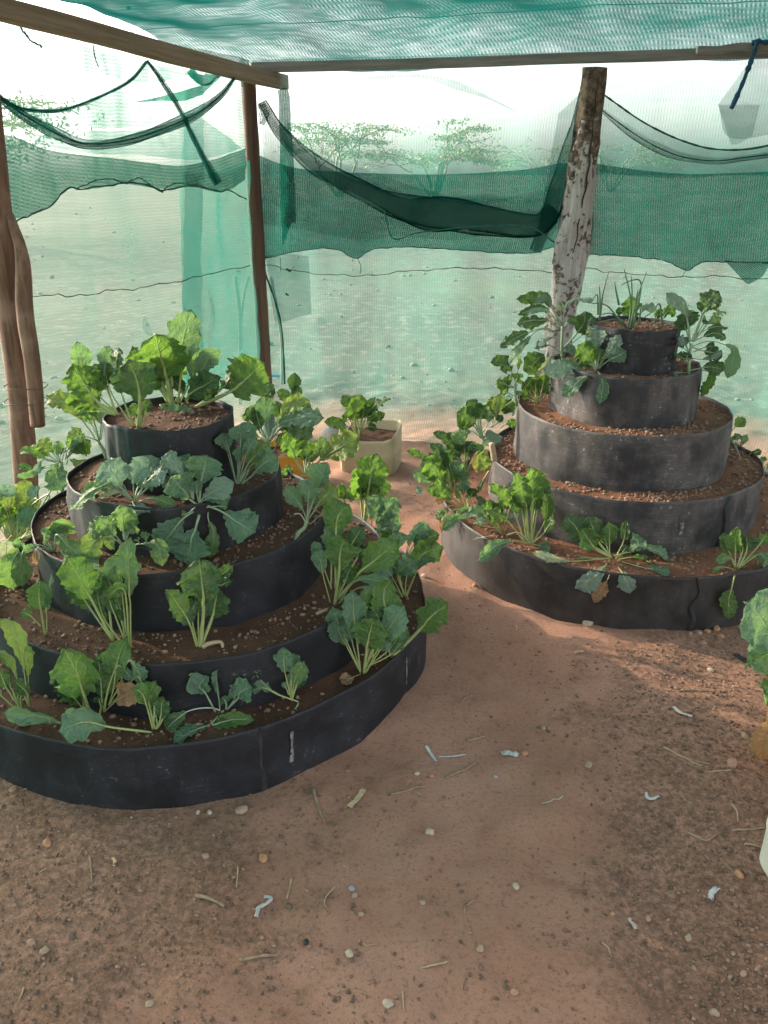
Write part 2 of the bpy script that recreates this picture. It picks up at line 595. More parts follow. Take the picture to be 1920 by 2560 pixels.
def ring_mat(name, base, dust, dustamt, scuff):
    m, nt, N, L, b = newmat(name)
    tc = N.new('ShaderNodeTexCoord').outputs['Object']
    uv = N.new('ShaderNodeUVMap').outputs[0]          # u metres along the band, v height 0..1
    sep = N.new('ShaderNodeSeparateXYZ')
    L.new(uv, sep.inputs[0])
    big = noise_(nt, tc, 6, 5, 0.65)
    scr = noise_(nt, uv, 1.0, 5, 0.75, (9, 70, 1))
    fine = noise_(nt, tc, 55, 5, 0.75)
    vert = noise_(nt, uv, 1.0, 3, 0.6, (14, 0.8, 1))
    c = mixc(nt, smooth(nt, big, 0.3, 0.7), tuple(x * 0.8 for x in base), tuple(x * 1.35 for x in base))
    c = mixc(nt, math_(nt, 'MULTIPLY', smooth(nt, math_(nt, 'ADD', big, math_(nt, 'MULTIPLY', vert, 0.4)), 0.55, 0.95), dustamt), c, dust)
    edge = smooth(nt, math_(nt, 'ADD', sep.outputs[1], math_(nt, 'MULTIPLY', big, 0.25)), 0.30, 0.02)
    c = mixc(nt, math_(nt, 'MULTIPLY', edge, 0.6), c, (0.20, 0.12, 0.08))     # splashed soil along the foot
    sc = math_(nt, 'MULTIPLY', smooth(nt, scr, 0.56, 0.66), smooth(nt, big, 0.40, 0.62))
    c = mixc(nt, math_(nt, 'MULTIPLY', sc, scuff * 0.55), c, (0.26, 0.27, 0.29))
    fl = math_(nt, 'MULTIPLY', smooth(nt, fine, 0.58, 0.66), smooth(nt, big, 0.46, 0.66))
    c = mixc(nt, math_(nt, 'MULTIPLY', fl, scuff), c, (0.34, 0.34, 0.34))
    L.new(c, b.inputs['Base Color'])
    b.inputs['Roughness'].default_value = 0.52
    b.inputs['Specular IOR Level'].default_value = 0.36
    rg = math_(nt, 'MULTIPLY_ADD', big, 0.35, 0.42)
    L.new(rg, b.inputs['Roughness'])
    bump(nt, math_(nt, 'ADD', math_(nt, 'MULTIPLY', scr, 0.6), math_(nt, 'ADD', math_(nt, 'MULTIPLY', vert, 1.5), fine)), 0.4, 0.004, b)
    return m


M_RING_L = ring_mat('black_liner', (0.0095, 0.010, 0.013), (0.036, 0.038, 0.045), 0.35, 0.28)
M_RING_L2 = ring_mat('black_liner_scuffed', (0.010, 0.0105, 0.013), (0.05, 0.05, 0.056), 0.5, 0.8)
M_RING_R = ring_mat('grey_liner', (0.026, 0.026, 0.029), (0.12, 0.10, 0.088), 0.8, 1.0)
M_RING_R5 = ring_mat('black_liner_brownish', (0.018, 0.016, 0.016), (0.06, 0.052, 0.047), 0.6, 0.14)
M_SEAM = plain('liner_seam', (0.016, 0.016, 0.018), (0.04, 0.04, 0.042), 30, 0.6)
M_SLIT = plain('scraped_liner', (0.03, 0.03, 0.03), (0.26, 0.25, 0.23), 90, 0.8)


def soil_mat(name, c1, c2, c3, scale=1.0):
    m, nt, N, L, b = newmat(name)
    tc = geo_pos(nt)
    a = noise_(nt, tc, 7 * scale, 5, 0.6)
    f = noise_(nt, tc, 70 * scale, 6, 0.7)
    g = noise_(nt, tc, 240 * scale, 3, 0.7)
    c = mixc(nt, smooth(nt, a, 0.3, 0.7), c1, c2)
    c = mixc(nt, smooth(nt, f, 0.52, 0.72), c, c3)
    c = mixc(nt, math_(nt, 'MULTIPLY', smooth(nt, g, 0.64, 0.72), 0.5), c, tuple(min(1, x * 2.2) for x in c2))
    c = mixc(nt, math_(nt, 'MULTIPLY', smooth(nt, g, 0.38, 0.28), 0.6), c, tuple(x * 0.4 for x in c1))
    L.new(c, b.inputs['Base Color'])
    b.inputs['Roughness'].default_value = 0.95
    b.inputs['Specular IOR Level'].default_value = 0.15
    bump(nt, math_(nt, 'ADD', f, math_(nt, 'MULTIPLY', g, 0.6)), 0.9, 0.010, b)
    return m


M_SOIL_L = soil_mat('tier_soil_dark', (0.085, 0.045, 0.030), (0.13, 0.07, 0.045), (0.06, 0.032, 0.022))
M_SOIL_R = soil_mat('tier_soil_red', (0.16, 0.075, 0.045), (0.24, 0.115, 0.07), (0.12, 0.06, 0.04))


def stone_mat(name, cols, rough=0.8):
    m, nt, N, L, b = newmat(name)
    uv = N.new('ShaderNodeUVMap').outputs[0]
    sep = N.new('ShaderNodeSeparateXYZ')
    L.new(uv, sep.inputs[0])
    cr = N.new('ShaderNodeValToRGB')
    cr.color_ramp.interpolation = 'LINEAR'
    el = cr.color_ramp.elements
    while len(el) < len(cols):
        el.new(0.5)
    for i, c in enumerate(cols):
        el[i].position = i / max(1, len(cols) - 1)
        el[i].color = tuple(c) + (1,)
    L.new(sep.outputs[0], cr.inputs[0])
    tc = geo_pos(nt)
    nz = noise_(nt, tc, 90, 5, 0.7)
    L.new(mixc(nt, math_(nt, 'MULTIPLY', nz, 0.5), cr.outputs[0], (0.10, 0.06, 0.045)), b.inputs['Base Color'])
    b.inputs['Roughness'].default_value = rough
    b.inputs['Specular IOR Level'].default_value = 0.3
    bump(nt, nz, 0.5, 0.004, b)
    return m


M_GRAVEL = stone_mat('dark_gravel', [(0.09, 0.06, 0.042), (0.15, 0.095, 0.065), (0.20, 0.125, 0.085), (0.12, 0.08, 0.06), (0.25, 0.155, 0.105), (0.32, 0.22, 0.16)])
M_GRAVEL_S = stone_mat('tier_gravel', [(0.16, 0.09, 0.06), (0.24, 0.14, 0.095), (0.30, 0.19, 0.13), (0.20, 0.12, 0.09), (0.36, 0.27, 0.20)])
M_ROCKS = stone_mat('field_stones', [(0.11, 0.095, 0.078), (0.15, 0.125, 0.105), (0.13, 0.105, 0.088), (0.18, 0.155, 0.13)])


def ground_mat():
    m, nt, N, L, b = newmat('ground_earth')
    pos = geo_pos(nt)
    at_ = N.new('ShaderNodeAttribute')
    at_.attribute_name = 'field'
    at2 = N.new('ShaderNodeAttribute')
    at2.attribute_name = 'litter'
    a = noise_(nt, pos, 1.6, 5, 0.6)
    md = noise_(nt, pos, 9, 5, 0.65)
    f = noise_(nt, pos, 60, 6, 0.75)
    g = noise_(nt, pos, 210, 4, 0.7)
    c = mixc(nt, smooth(nt, a, 0.35, 0.65), (0.295, 0.156, 0.108), (0.365, 0.208, 0.152))
    c = mixc(nt, math_(nt, 'MULTIPLY', smooth(nt, md, 0.5, 0.75), 0.6), c, (0.21, 0.108, 0.072))
    gr = noise_(nt, pos, 95, 5, 0.8)
    c = mixc(nt, math_(nt, 'MULTIPLY', smooth(nt, gr, 0.48, 0.34), 0.65), c, (0.115, 0.062, 0.042))
    c = mixc(nt, math_(nt, 'MULTIPLY', smooth(nt, gr, 0.56, 0.70), 0.5), c, (0.34, 0.21, 0.15))
    # crumbs of dark organic matter
    lt = math_(nt, 'ADD', at2.outputs['Fac'], math_(nt, 'MULTIPLY', math_(nt, 'SUBTRACT', md, 0.5), 1.2))
    dk = math_(nt, 'MULTIPLY', smooth(nt, lt, 0.25, 0.75), smooth(nt, f, 0.36, 0.60))
    c = mixc(nt, math_(nt, 'MULTIPLY', dk, 0.66), c, (0.088, 0.060, 0.042))
    c = mixc(nt, math_(nt, 'MULTIPLY', smooth(nt, g, 0.35, 0.24), 0.8), c, (0.06, 0.035, 0.025))
    c = mixc(nt, math_(nt, 'MULTIPLY', smooth(nt, g, 0.66, 0.74), 0.6), c, (0.38, 0.29, 0.22))
    # stony pale field outside the net house
    fc = mixc(nt, smooth(nt, noise_(nt, pos, 1.3, 6, 0.7), 0.3, 0.7), (0.058, 0.055, 0.044), (0.092, 0.082, 0.067))
    clod = noise_(nt, pos, 7.0, 5, 0.7)
    fc = mixc(nt, math_(nt, 'MULTIPLY', smooth(nt, clod, 0.50, 0.64), 0.8), fc, (0.175, 0.15, 0.122))
    fc = mixc(nt, math_(nt, 'MULTIPLY', smooth(nt, noise_(nt, pos, 0.12, 5, 0.6), 0.45, 0.65), 0.6), fc, (0.10, 0.115, 0.075))
    c = mixc(nt, at_.outputs['Fac'], c, fc)
    L.new(c, b.inputs['Base Color'])
    b.inputs['Roughness'].default_value = 0.95
    b.inputs['Specular IOR Level'].default_value = 0.12
    bump(nt, math_(nt, 'ADD', f, math_(nt, 'MULTIPLY', g, 0.5)), 0.8, 0.008, b)
    return m


M_GROUND = ground_mat()

# ------------------------------------------------------------------ ground
xs = np.concatenate([-np.geomspace(500, 3.0, 46), np.arange(-2.9, 3.4, 0.026), np.geomspace(3.42, 500, 46)])
ys = np.concatenate([-np.geomspace(300, 0.5, 26), np.arange(-0.4, 6.4, 0.026), np.geomspace(6.45, 900, 70)])
XX, YY = np.meshgrid(xs, ys)


def field_mask(X, Y):
    out = np.zeros_like(X)
    for w in ('back', 'left'):
        C, dr, n = WALLS[w]
        d = (X - C[0]) * n[0] + (Y - C[1]) * n[1]
        out = np.maximum(out, np.clip((-d - 0.05 + 0.25 * fbm(X * 2, Y * 2, seed=5)) / 0.7, 0, 1))
    return out


def litter_mask(X, Y):
    """where dark droppings and organic crumbs lie on the floor"""
    r = np.clip((X - 0.35 + 0.28 * (2.2 - Y) + 0.22 * fbm(X * 3, Y * 3, seed=21)) / 0.55, 0, 1) * np.clip((2.75 - Y) / 0.4, 0, 1)
    l = np.clip((-0.05 - X + 0.3 * fbm(X * 2.2, Y * 2.2, seed=31)) / 0.6, 0, 1) * 0.75 * np.clip((2.6 - Y) / 0.5, 0, 1)
    p = np.clip(fbm(X * 2.6, Y * 2.6, seed=44) * 1.3 - 0.25, 0, 1) * 0.7
    path = np.exp(-((X - 0.32 - 0.0 * Y) / 0.22) ** 2)
    return np.clip(np.maximum(np.maximum(r, l), p) * (1 - 0.75 * path), 0, 1)


def ground_z(X, Y):
    X = np.asarray(X, float)
    Y = np.asarray(Y, float)
    near = np.exp(-(np.maximum(0, np.hypot(X, Y - 2.5) - 4) / 3) ** 2)
    z = near * (0.014 * fbm(X * 2.1, Y * 1.7, seed=1) + 0.008 * fbm(X * 8, Y * 8, seed=2, oct=3) - 0.010 * np.clip(fbm(X * 4.5, Y * 3.2, seed=6, oct=2) - 0.35, 0, 1))
    z = z + (1 - near) * (0.09 * fbm(X * 0.13, Y * 0.13, seed=3) + 0.02 * fbm(X * 0.9, Y * 0.9, seed=4))
    return z


ZZ = ground_z(XX, YY)
g = MB().grid(np.stack([XX, YY, ZZ], -1))
ground = g.build('ground', M_GROUND)
ground['kind'] = 'structure'
for an, fn in (('field', field_mask), ('litter', litter_mask)):
    att = ground.data.attributes.new(an, 'FLOAT', 'POINT')
    att.data.foreach_set('value', fn(XX, YY).astype(np.float32).ravel())

# ------------------------------------------------------------------ net house: posts, beams
def post(name, label, P, rad, mat, cat='post', sides=20, rough=0.06, seed=0, cap_top=True):
    """rough timber through the points P (3-D, bottom to top)"""
    C, par = catmull(P, 60)
    R = np.interp(np.linspace(0, 1, 60), np.linspace(0, 1, len(rad)), rad)
    m = MB()
    m.tube(C, R, sides)
    V = m.v[0]
    ax = np.repeat(C, sides, 0)
    k = 1 + rough * fbm(V[:, 0] * 14, V[:, 1] * 14, V[:, 2] * 5, seed=seed) + 0.5 * rough * fbm(V[:, 0] * 60, V[:, 1] * 60, V[:, 2] * 8, seed=seed + 3)
    m.v[0] = ax + (V - ax) * k[:, None]
    return m


lp = empty('timber_post', onz(85, 1330, -0.05), 'brown double timber post at the left, two poles wired together', 'post')
m = post('p', '', [at(66, 1320, 3.32) - [0, 0, .1], at(58, 1100, 3.32), at(47, 960, 3.32), at(24, 773, 3.32), at(8, 640, 3.32), at(-16, 400, 3.32), at(-36, 200, 3.32), at(-60, -80, 3.32)],
         [.050, .050, .052, .052, .050, .046, .044], M_POST, seed=4)
m.build('pole', M_POST, lp)
m = post('p', '', [at(94, 1064, 3.24), at(82, 920, 3.24), at(62, 773, 3.25), at(55, 640, 3.27), at(24, 535, 3.3)],
         [.030, .032, .034, .030, .014], M_POST, seed=8)
m.build('pole', M_POST, lp)
for yy in (965, 1003):
    c0 = at(64, yy, 3.26)
    th = np.linspace(0, 6.283, 30)
    MB().tube(np.stack([c0[0] + 0.088 * np.cos(th), c0[1] + 0.07 * np.sin(th), c0[2] + 0.004 * np.sin(3 * th)], 1), 0.0018, 5).build('tie_wire', M_WIRE, lp)

cpost = empty('timber_post', onz(676, 1075, -0.05), 'dark slim corner post behind the left planter', 'post')
post('p', '', [at(676, 1110, 4.98), at(660, 900, 4.98), at(648, 700, 4.98), at(634, 480, 4.98), at(628, 330, 4.98), at(620, 190, 4.98)],
     [.043, .043, .043, .045, .041, .041], M_POST_D, sides=14, seed=14).build('pole', M_POST_D, cpost)

rp = empty('bark_post', onz(1405, 1090, -0.05), 'crooked grey trunk post with peeling bark behind the right planter', 'post')
post('p', '', [at(1378, 1110, 4.62), at(1392, 900, 4.62), at(1405, 760, 4.62), at(1440, 560, 4.62), at(1450, 440, 4.62), at(1468, 330, 4.62), at(1478, 250, 4.62), at(1488, 170, 4.62)],
     [.068, .07, .074, .078, .095, .082, .066, .060], M_BARK, sides=36, rough=0.20, seed=23).build('trunk', M_BARK, rp)
# crack running down the trunk
pts, _ = catmull([at(1497, 190, 4.545), at(1480, 330, 4.54), at(1470, 430, 4.535), at(1447, 560, 4.535), at(1424, 700, 4.54)], 40)
pts[:, 0] += 0.004 * np.sin(np.arange(40) * 1.3)
MB().tube(pts, np.interp(np.linspace(0, 1, 40), [0, .5, 1], [.002, .005, .001]), 5).build('crack', plain('crack_dark', (0.02, 0.015, 0.012), (0.03, 0.02, 0.015)), rp)


def timber(name, label, A, B, w, h, mat, cat='beam', seed=0, cut=0.0):
    A, B = np.asarray(A, float), np.asarray(B, float)
    n = 40
    t = np.linspace(0, 1, n)
    C = A + (B - A) * t[:, None]
    T = (B - A) / np.linalg.norm(B - A)
    S = np.cross(T, [0, 0, 1.0])
    S /= np.linalg.norm(S)
    U = np.cross(S, T)
    prof = np.array([(-1, -.86), (-.86, -1), (.86, -1), (1, -.86), (1, .86), (.86, 1), (-.86, 1), (-1, .86)]) * 0.5
    V, F = [], []
    for i in range(n):
        wz = 1 + 0.04 * vnoise(np.array([i * .35]), np.array([seed * 3.1]))[0]
        off = 0.006 * vnoise(np.array([i * .22]), np.array([seed * 7.7 + 2]))[0]
        for j, (a, b_) in enumerate(prof):
            jit = 0.0015 * random.uniform(-1, 1)
            V.append(C[i] + S * (a * w * wz) + U * (b_ * h * wz + off) + S * jit)
    for i in range(n - 1):
        for j in range(8):
            k = (j + 1) % 8
            F.append((i * 8 + j, i * 8 + k, (i + 1) * 8 + k, (i + 1) * 8 + j))
    F += [tuple(range(8))[::-1], tuple((n - 1) * 8 + j for j in range(8))]
    L_ = np.linalg.norm(B - A)
    # local frame: x along the timber so the grain follows it
    V = np.array(V)
    R = np.stack([T, S, U], 1)
    loc = (V - A) @ R
    o = MB().add(loc, F).build(name, mat)
    from mathutils import Matrix
    M4 = Matrix.Identity(4)
    for r_ in range(3):
        for c_ in range(3):
            M4[r_][c_] = R[r_, c_]
        M4[r_][3] = A[r_]
    o.matrix_world = M4
    for p in o.data.polygons:
        p.use_smooth = False
    return tag(o, label, cat)


bA, bB = at(0, 26, 3.42), at(712, 206, 5.12)
timber('roof_beam', 'pale brown squared beam slanting across the top left', bA - (bB - bA) * 1.6, bB, 0.055, 0.074, M_BEAM, seed=1)
rA, rB = at(655, 170, 5.0), at(1920, 130, 4.50)
timber('roof_rail', 'long thin grey rail along the top of the back net', rA - (rB - rA) * 0.02, rB + (rB - rA) * 0.35, 0.05, 0.048, M_RAIL, seed=2)
qA, qB = at(1742, 126, 4.50), at(1960, 112, 4.42)
timber('short_plank', 'short grey plank end lying on the rail at the upper right', qA, qB + (qB - qA), 0.07, 0.03, M_RAIL, cat='plank', seed=3)

# ------------------------------------------------------------------ nets
def net_uv(P):
    du = np.concatenate([np.zeros((P.shape[0], 1)), np.cumsum(np.linalg.norm(np.diff(P, axis=1), axis=2), 1)], 1)
    dv = np.concatenate([np.zeros((1, P.shape[1])), np.cumsum(np.linalg.norm(np.diff(P, axis=0), axis=2), 0)], 0)
    return np.stack([du, dv], -1)


def wrinkle(P, n, amp, seed, fx=3.0, fz=1.2):
    s = P[..., 0] * 1.0 + P[..., 1] * 0.6
    w = fbm(s * fx, P[..., 2] * fz, seed=seed, oct=4)
    return P + n * (amp * w)[..., None]


def wall_net(wall, length, ztop, label, mat, seed, over=0.0, off=0.0):
    C, dr, n = WALLS[wall]
    s = np.linspace(-over, length, 160)
    z = np.linspace(-0.03, ztop, 80)
    S, Z = np.meshgrid(s, z)
    P = C + dr * S[..., None] + np.array([0, 0, 1.0]) * Z[..., None] + n * off
    P = wrinkle(P, n, 0.03, seed)
    sag = np.clip((0.35 - Z) / 0.35, 0, 1)
    P = P + n * ((0.22 if wall == 'back' else 0.10) * sag ** 2 * (0.6 + 0.6 * vnoise(S * 2.3, Z * 0, seed=seed + 9)))[..., None]
    m = MB().grid(P, net_uv(P))
    o = m.build('shade_net', mat)
    return tag(o, label, 'shade net')


wall_net('back', 6.2, 2.13, 'sheer teal net wall running behind both planters', NET_BACK, 3)
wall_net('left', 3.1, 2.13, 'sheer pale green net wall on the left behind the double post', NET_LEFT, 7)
wall_net('left', 8.0, 2.13, 'unseen left net beyond the post, made dense to keep sun off the floor', NET_SUN_BLOCK, 8, -2.75, 0.03)  # out of view; density added to hold direct sun off the floor

# roof net
nu, nv = 170, 150
P = np.zeros((nv, nu, 3))
brs = WALLS['back'][1]
inn = WALLS['back'][2]
for i, t in enumerate(np.linspace(-0.05, 6.2, nv)):
    s = np.linspace(-0.32 * t - 0.40, 6.4, nu)      # the roof ends along the left wall
    P[i] = CORNER + brs * s[:, None] + inn * t
    lift = 0.28 * (1 - math.exp(-t / 0.5))
    P[i, :, 2] = 2.112 + lift + 0.035 * fbm(s * 1.6, np.full(nu, t * 1.6), seed=61) - 0.05 * math.sin(min(t, 2.4) / 2.4 * math.pi)
m = MB().grid(P, net_uv(P))
tag(m.build('shade_net', NET_ROOF), 'dense teal net stretched overhead as the roof', 'shade net')


def band(name, label, wall, top, bot, d, mat, nu=90, nv=16, amp=0.02, seed=0, cat='net sheet', group=None):
    T, _ = catmull(np.array(top, float), nu)
    B, _ = catmull(np.array(bot, float), nu)
    n = WALLS[wall][2]
    P = np.zeros((nv, nu, 3))
    for i, t in enumerate(np.linspace(0, 1, nv)):
        for j in range(nu):
            q = T[j] * (1 - t) + B[j] * t
            P[i, j] = onwall(q[0], q[1], wall, d)
    P = wrinkle(P, n, amp, seed, 6, 5)
    return MB().grid(P, net_uv(P))


def swag(wall, path, width, d, layers=4, nu=110, seed=0, thick=0.03):
    """net gathered into a hanging roll: one sheet folded back on itself several times"""
    C, par = catmull(np.array(path, float), nu)
    Tn = np.gradient(C, axis=0)
    Tn /= np.linalg.norm(Tn, axis=1)[:, None]
    Nn = np.stack([-Tn[:, 1], Tn[:, 0]], 1)
    wd = np.interp(np.linspace(0, 1, nu), np.linspace(0, 1, len(width)), width)
    nv = layers * 6 + 1
    r = np.random.default_rng(seed)
    P = np.zeros((nv, nu, 3))
    s = np.arange(nu) / nu
    for i, t in enumerate(np.linspace(0, layers, nv)):
        k = int(t)
        fr = t - k
        tri = fr if k % 2 == 0 else 1 - fr
        lo = -0.5 * (0.55 + 0.45 * r.random()) if False else -0.5
        ext = 0.66 + 0.40 * vnoise(s * 5 + k * 3.3, np.full(nu, k * 1.7), seed=seed)
        off = (tri - 0.5) * wd * ext + 0.12 * wd * vnoise(s * 4, np.full(nu, k * 2.9), seed=seed + 4)
        q = C + Nn * off[:, None]
        for j in range(nu):
            P[i, j] = onwall(q[j, 0], q[j, 1], wall, d + thick * (t / layers) + 0.006 * math.sin(fr * 3.14) * (1 if k % 2 else -1))
    return MB().grid(P, net_uv(P))


def cord(wall, path, rad, d, nu=70, wob=0.0, sides=6, seed=0):
    C, _ = catmull(np.array(path, float), nu)
    P = np.array([onwall(a, b_, wall, d) for a, b_ in C])
    P[:, 2] += wob * vnoise(np.arange(nu) * 0.5, np.zeros(nu), seed=seed)
    R = rad * (1 + 0.35 * vnoise(np.arange(nu) * 0.7, np.ones(nu), seed=seed + 1))
    return MB().tube(P, R, sides)


def x1(x, y):     # photo crop helpers: top-left and top-right quarter
    return (x / 1.728, y / 1.728)


def x2(x, y):
    return (960 + x / 1.728, y / 1.728)


def fold_obj(label, meshes, cat='net fold'):
    """thing made of a folded net and its hems"""
    root = None
    for nm, m, mat in meshes:
        if root is None:
            o = m.build(nm, mat)
            root = tag(o, label, cat)
        else:
            m.build(nm, mat, root)
    return root


# back wall, between the corner post and the bark post
top_b = [(640, 385), (740, 420), (900, 432), (1100, 436), (1300, 425), (1400, 408), (1470, 405)]
hem_b = [(640, 655), (690, 640), (770, 625), (840, 622), (890, 645), (940, 622), (1040, 618), (1150, 625), (1250, 632), (1335, 633), (1380, 618), (1410, 632), (1470, 640)]
fold_obj('darker green net band with scalloped hem between the corner post and the bark post',
         [('net_band', band('b', '', 'back', top_b, hem_b, 0.05, NET_BAND, seed=11), NET_BAND),
          ('hem', cord('back', hem_b, 0.0028, 0.055, 110, 0.004), M_HEM)], 'net sheet')
top_b2 = [(1465, 405), (1600, 425), (1720, 435), (1850, 432), (1990, 425)]
hem_b2 = [(1465, 636), (1550, 640), (1620, 645), (1660, 650), (1715, 675), (1760, 655), (1840, 655), (1990, 660)]
fold_obj('darker green net band with wavy hem to the right of the bark post',
         [('net_band', band('b', '', 'back', top_b2, hem_b2, 0.05, NET_BAND, seed=12), NET_BAND),
          ('hem', cord('back', hem_b2, 0.003, 0.055, 90, 0.004), M_HEM)], 'net sheet')
# triangle of net hanging below that hem
fold_obj('small corner of net hanging below the hem beside the right edge',
         [('net_corner', band('b', '', 'back', [(1810, 650), (1870, 655), (1930, 652)], [(1862, 706), (1874, 708), (1905, 690)], 0.06, NET_BAND, 20, 6, seed=13), NET_BAND)], 'net scrap')
# big rolled swag
pth = [(655, 255), (700, 330), (790, 415), (880, 465), (980, 505), (1100, 528), (1230, 548), (1340, 560), (1385, 520)]
fold_obj('thick dark rolled net swag sagging between the corner post and the bark post',
         [('net_roll', swag('back', pth, [30, 52, 66, 64, 84, 108, 116, 106, 80], 0.09, 5, seed=2), NET_FOLD),
          ('net_apron', band('b', '', 'back', [(660, 265), (730, 350), (830, 400), (920, 425), (1050, 470), (1200, 500), (1330, 480), (1400, 470)],
                             [(655, 560), (760, 575), (900, 600), (1000, 590), (1140, 600), (1250, 575), (1330, 560), (1395, 560)], 0.075, NET_FOLD, 60, 10, seed=15), NET_FOLD),
          ('hem', cord('back', [x1(1660, 910), x2(40, 1030), x2(150, 1005), x2(330, 985), x2(520, 975), x2(640, 985), x2(740, 1050)], 0.004, 0.13), M_HEM),
          ('knot', swag('back', [(652, 256), (664, 285), (655, 312)], [20, 34, 14], 0.1, 4, 20, seed=5), NET_FOLD)], 'net swag')
fold_obj('vertical gather of dark net hanging beside the bark post',
         [('net_gather', swag('back', [(1455, 232), (1440, 330), (1410, 430), (1380, 520), (1340, 630)], [26, 60, 50, 60, 46], 0.08, 3, 60, seed=3), NET_FOLD),
          ('net_flap', band('b', '', 'back', [(1452, 232), (1420, 262), (1396, 283)], [(1400, 560), (1370, 600), (1335, 632)], 0.07, NET_PALE, 24, 24, seed=16), NET_PALE)], 'net gather')
# right of bark post
sw = [x2(935, 398), x2(1000, 445), x2(1100, 515), x2(1200, 570), x2(1300, 612), x2(1400, 640), x2(1500, 648), x2(1600, 640), x2(1720, 615)]
sw2 = [x2(935, 470), x2(1000, 520), x2(1100, 590), x2(1200, 645), x2(1300, 680), x2(1430, 695), x2(1560, 680), x2(1720, 660)]
fold_obj('hanging net edge swooping down from the bark post to the right',
         [('net_drape', band('b', '', 'back', sw, [(1500, 430), (1580, 440), (1700, 445), (1800, 440), (1880, 436), (1960, 430)], 0.07, NET_PALE, 70, 10, seed=17), NET_PALE),
          ('hem', cord('back', sw, 0.005, 0.085), M_HEM),
          ('hem', cord('back', sw2, 0.003, 0.085), M_HEM),
          ('net_fold', swag('back', sw2, [16, 26, 30, 26, 22, 20], 0.09, 2, 60, seed=4), NET_FOLD)], 'net drape')
scr = fold_obj('torn grey net scrap dangling at the upper right corner',
               [('net_scrap', band('b', '', 'back', [(1880, 146), (1905, 144), (1960, 140)], [(1795, 262), (1824, 345), (1960, 330)], 0.11, NET_PALE, 26, 14, seed=18), NET_PALE),
                ('net_tail', band('b', '', 'back', [(1795, 262), (1850, 262), (1900, 262)], [(1828, 362), (1850, 358), (1880, 340)], 0.115, NET_PALE, 20, 8, seed=19), NET_PALE)], 'net scrap')
fold_obj('blue cloth strap tied over the rail at the upper right',
         [('blue_strap', cord('back', [x2(1612, 180), x2(1600, 225), x2(1580, 280), x2(1545, 370), x2(1500, 470)], 0.012, 0.16, 30, sides=8), M_BLUE),
          ('knot', cord('back', [x2(1590, 185), x2(1615, 178), x2(1659, 182), x2(1720, 170)], 0.011, 0.15, 20, sides=8), M_BLUE)], 'strap')
# faint torn edge high on the back wall
fold_obj('thin pointed tear edge of net below the middle of the rail',
         [('net_tear', band('b', '', 'back', [x2(-180, 355), x2(-20, 325), x2(150, 322), x2(300, 345), x2(440, 410), x2(570, 480)], [x2(-180, 362), x2(-20, 345), x2(150, 335), x2(300, 385), x2(440, 425), x2(572, 483)], 0.05, NET_PALE, 60, 5, seed=20), NET_PALE),
          ('net_strip', band('b', '', 'back', [x1(1200, 390), x1(1240, 380), x1(1255, 420)], [(705, 620), (728, 560), (740, 560)], 0.045, NET_BAND, 14, 30, seed=21), NET_BAND)], 'net tear')
fold_obj('doubled net panel beside the corner post with frayed lower corner',
         [('net_patch', band('b', '', 'back', [(662, 640), (720, 635), (774, 640)], [(690, 812), (740, 795), (778, 785)], 0.055, NET_PALE, 20, 24, seed=22), NET_PALE),
          ('hem', cord('back', [(662, 680), (690, 760), (705, 830), (712, 960)], 0.006, 0.06, 30), M_HEM),
          ('knot', cord('back', [(716, 672), (722, 676), (728, 678)], 0.007, 0.07, 8), M_HEM),
          ('knot', cord('back', [(714, 733), (718, 737), (722, 738)], 0.006, 0.07, 8), M_HEM)], 'net panel')

# left wall
lt_top = [(-30, 330), x1(60, 590), x1(200, 640), x1(350, 670), x1(500, 685), x1(700, 710), x1(800, 715), x1(920, 690), x1(1060, 640)]
lt_hem = [(-30, 590), x1(60, 950), x1(130, 930), x1(220, 890), x1(290, 815), x1(400, 815), x1(540, 795), x1(700, 815), x1(830, 805), x1(950, 830), x1(1060, 775)]
fold_obj('darker green net band tied up along the left wall',
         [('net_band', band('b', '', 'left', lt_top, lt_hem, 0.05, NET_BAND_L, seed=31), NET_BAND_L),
          ('hem', cord('left', [x1(60, 960), x1(130, 930), x1(220, 890), x1(290, 812), x1(350, 815), x1(450, 805), x1(540, 790), x1(640, 798), x1(700, 822), x1(840, 803), x1(950, 830), x1(985, 822), x1(1065, 862)], 0.0038, 0.075, 100, 0.004), M_HEM),
          ('hem', cord('left', [x1(330, 815), x1(420, 780), x1(480, 774), x1(545, 790)], 0.003, 0.075, 30, 0.003), M_HEM),
          ('hem', cord('left', [x1(545, 792), x1(600, 770), x1(650, 800), x1(700, 830)], 0.003, 0.08, 30, 0.003), M_HEM),
          ('hem', cord('left', [x1(700, 828), x1(750, 795), x1(850, 800), x1(900, 815)], 0.003, 0.08, 30, 0.003), M_HEM)], 'net sheet')
la = [x1(-30, 385), x1(20, 430), x1(100, 468), x1(250, 476), x1(400, 430), x1(560, 350), x1(635, 264)]
lb = [x1(-20, 400), x1(20, 440), x1(150, 525), x1(300, 602), x1(400, 622), x1(550, 605), x1(700, 558), x1(850, 490), x1(950, 415), x1(1012, 338)]
fold_obj('upper dark net edge drooping from the left post to a peak',
         [('net_edge', swag('left', la, [22, 20, 18, 14, 10], 0.10, 4, 60, seed=6), NET_FOLD),
          ('hem', cord('left', la, 0.004, 0.12), M_HEM),
          ('net_drape', band('b', '', 'left', la, [x1(-30, 400), x1(20, 450), x1(150, 520), x1(300, 545), x1(450, 555), x1(560, 550), x1(660, 540)], 0.09, NET_PALE, 50, 8, seed=32), NET_PALE)], 'net drape')
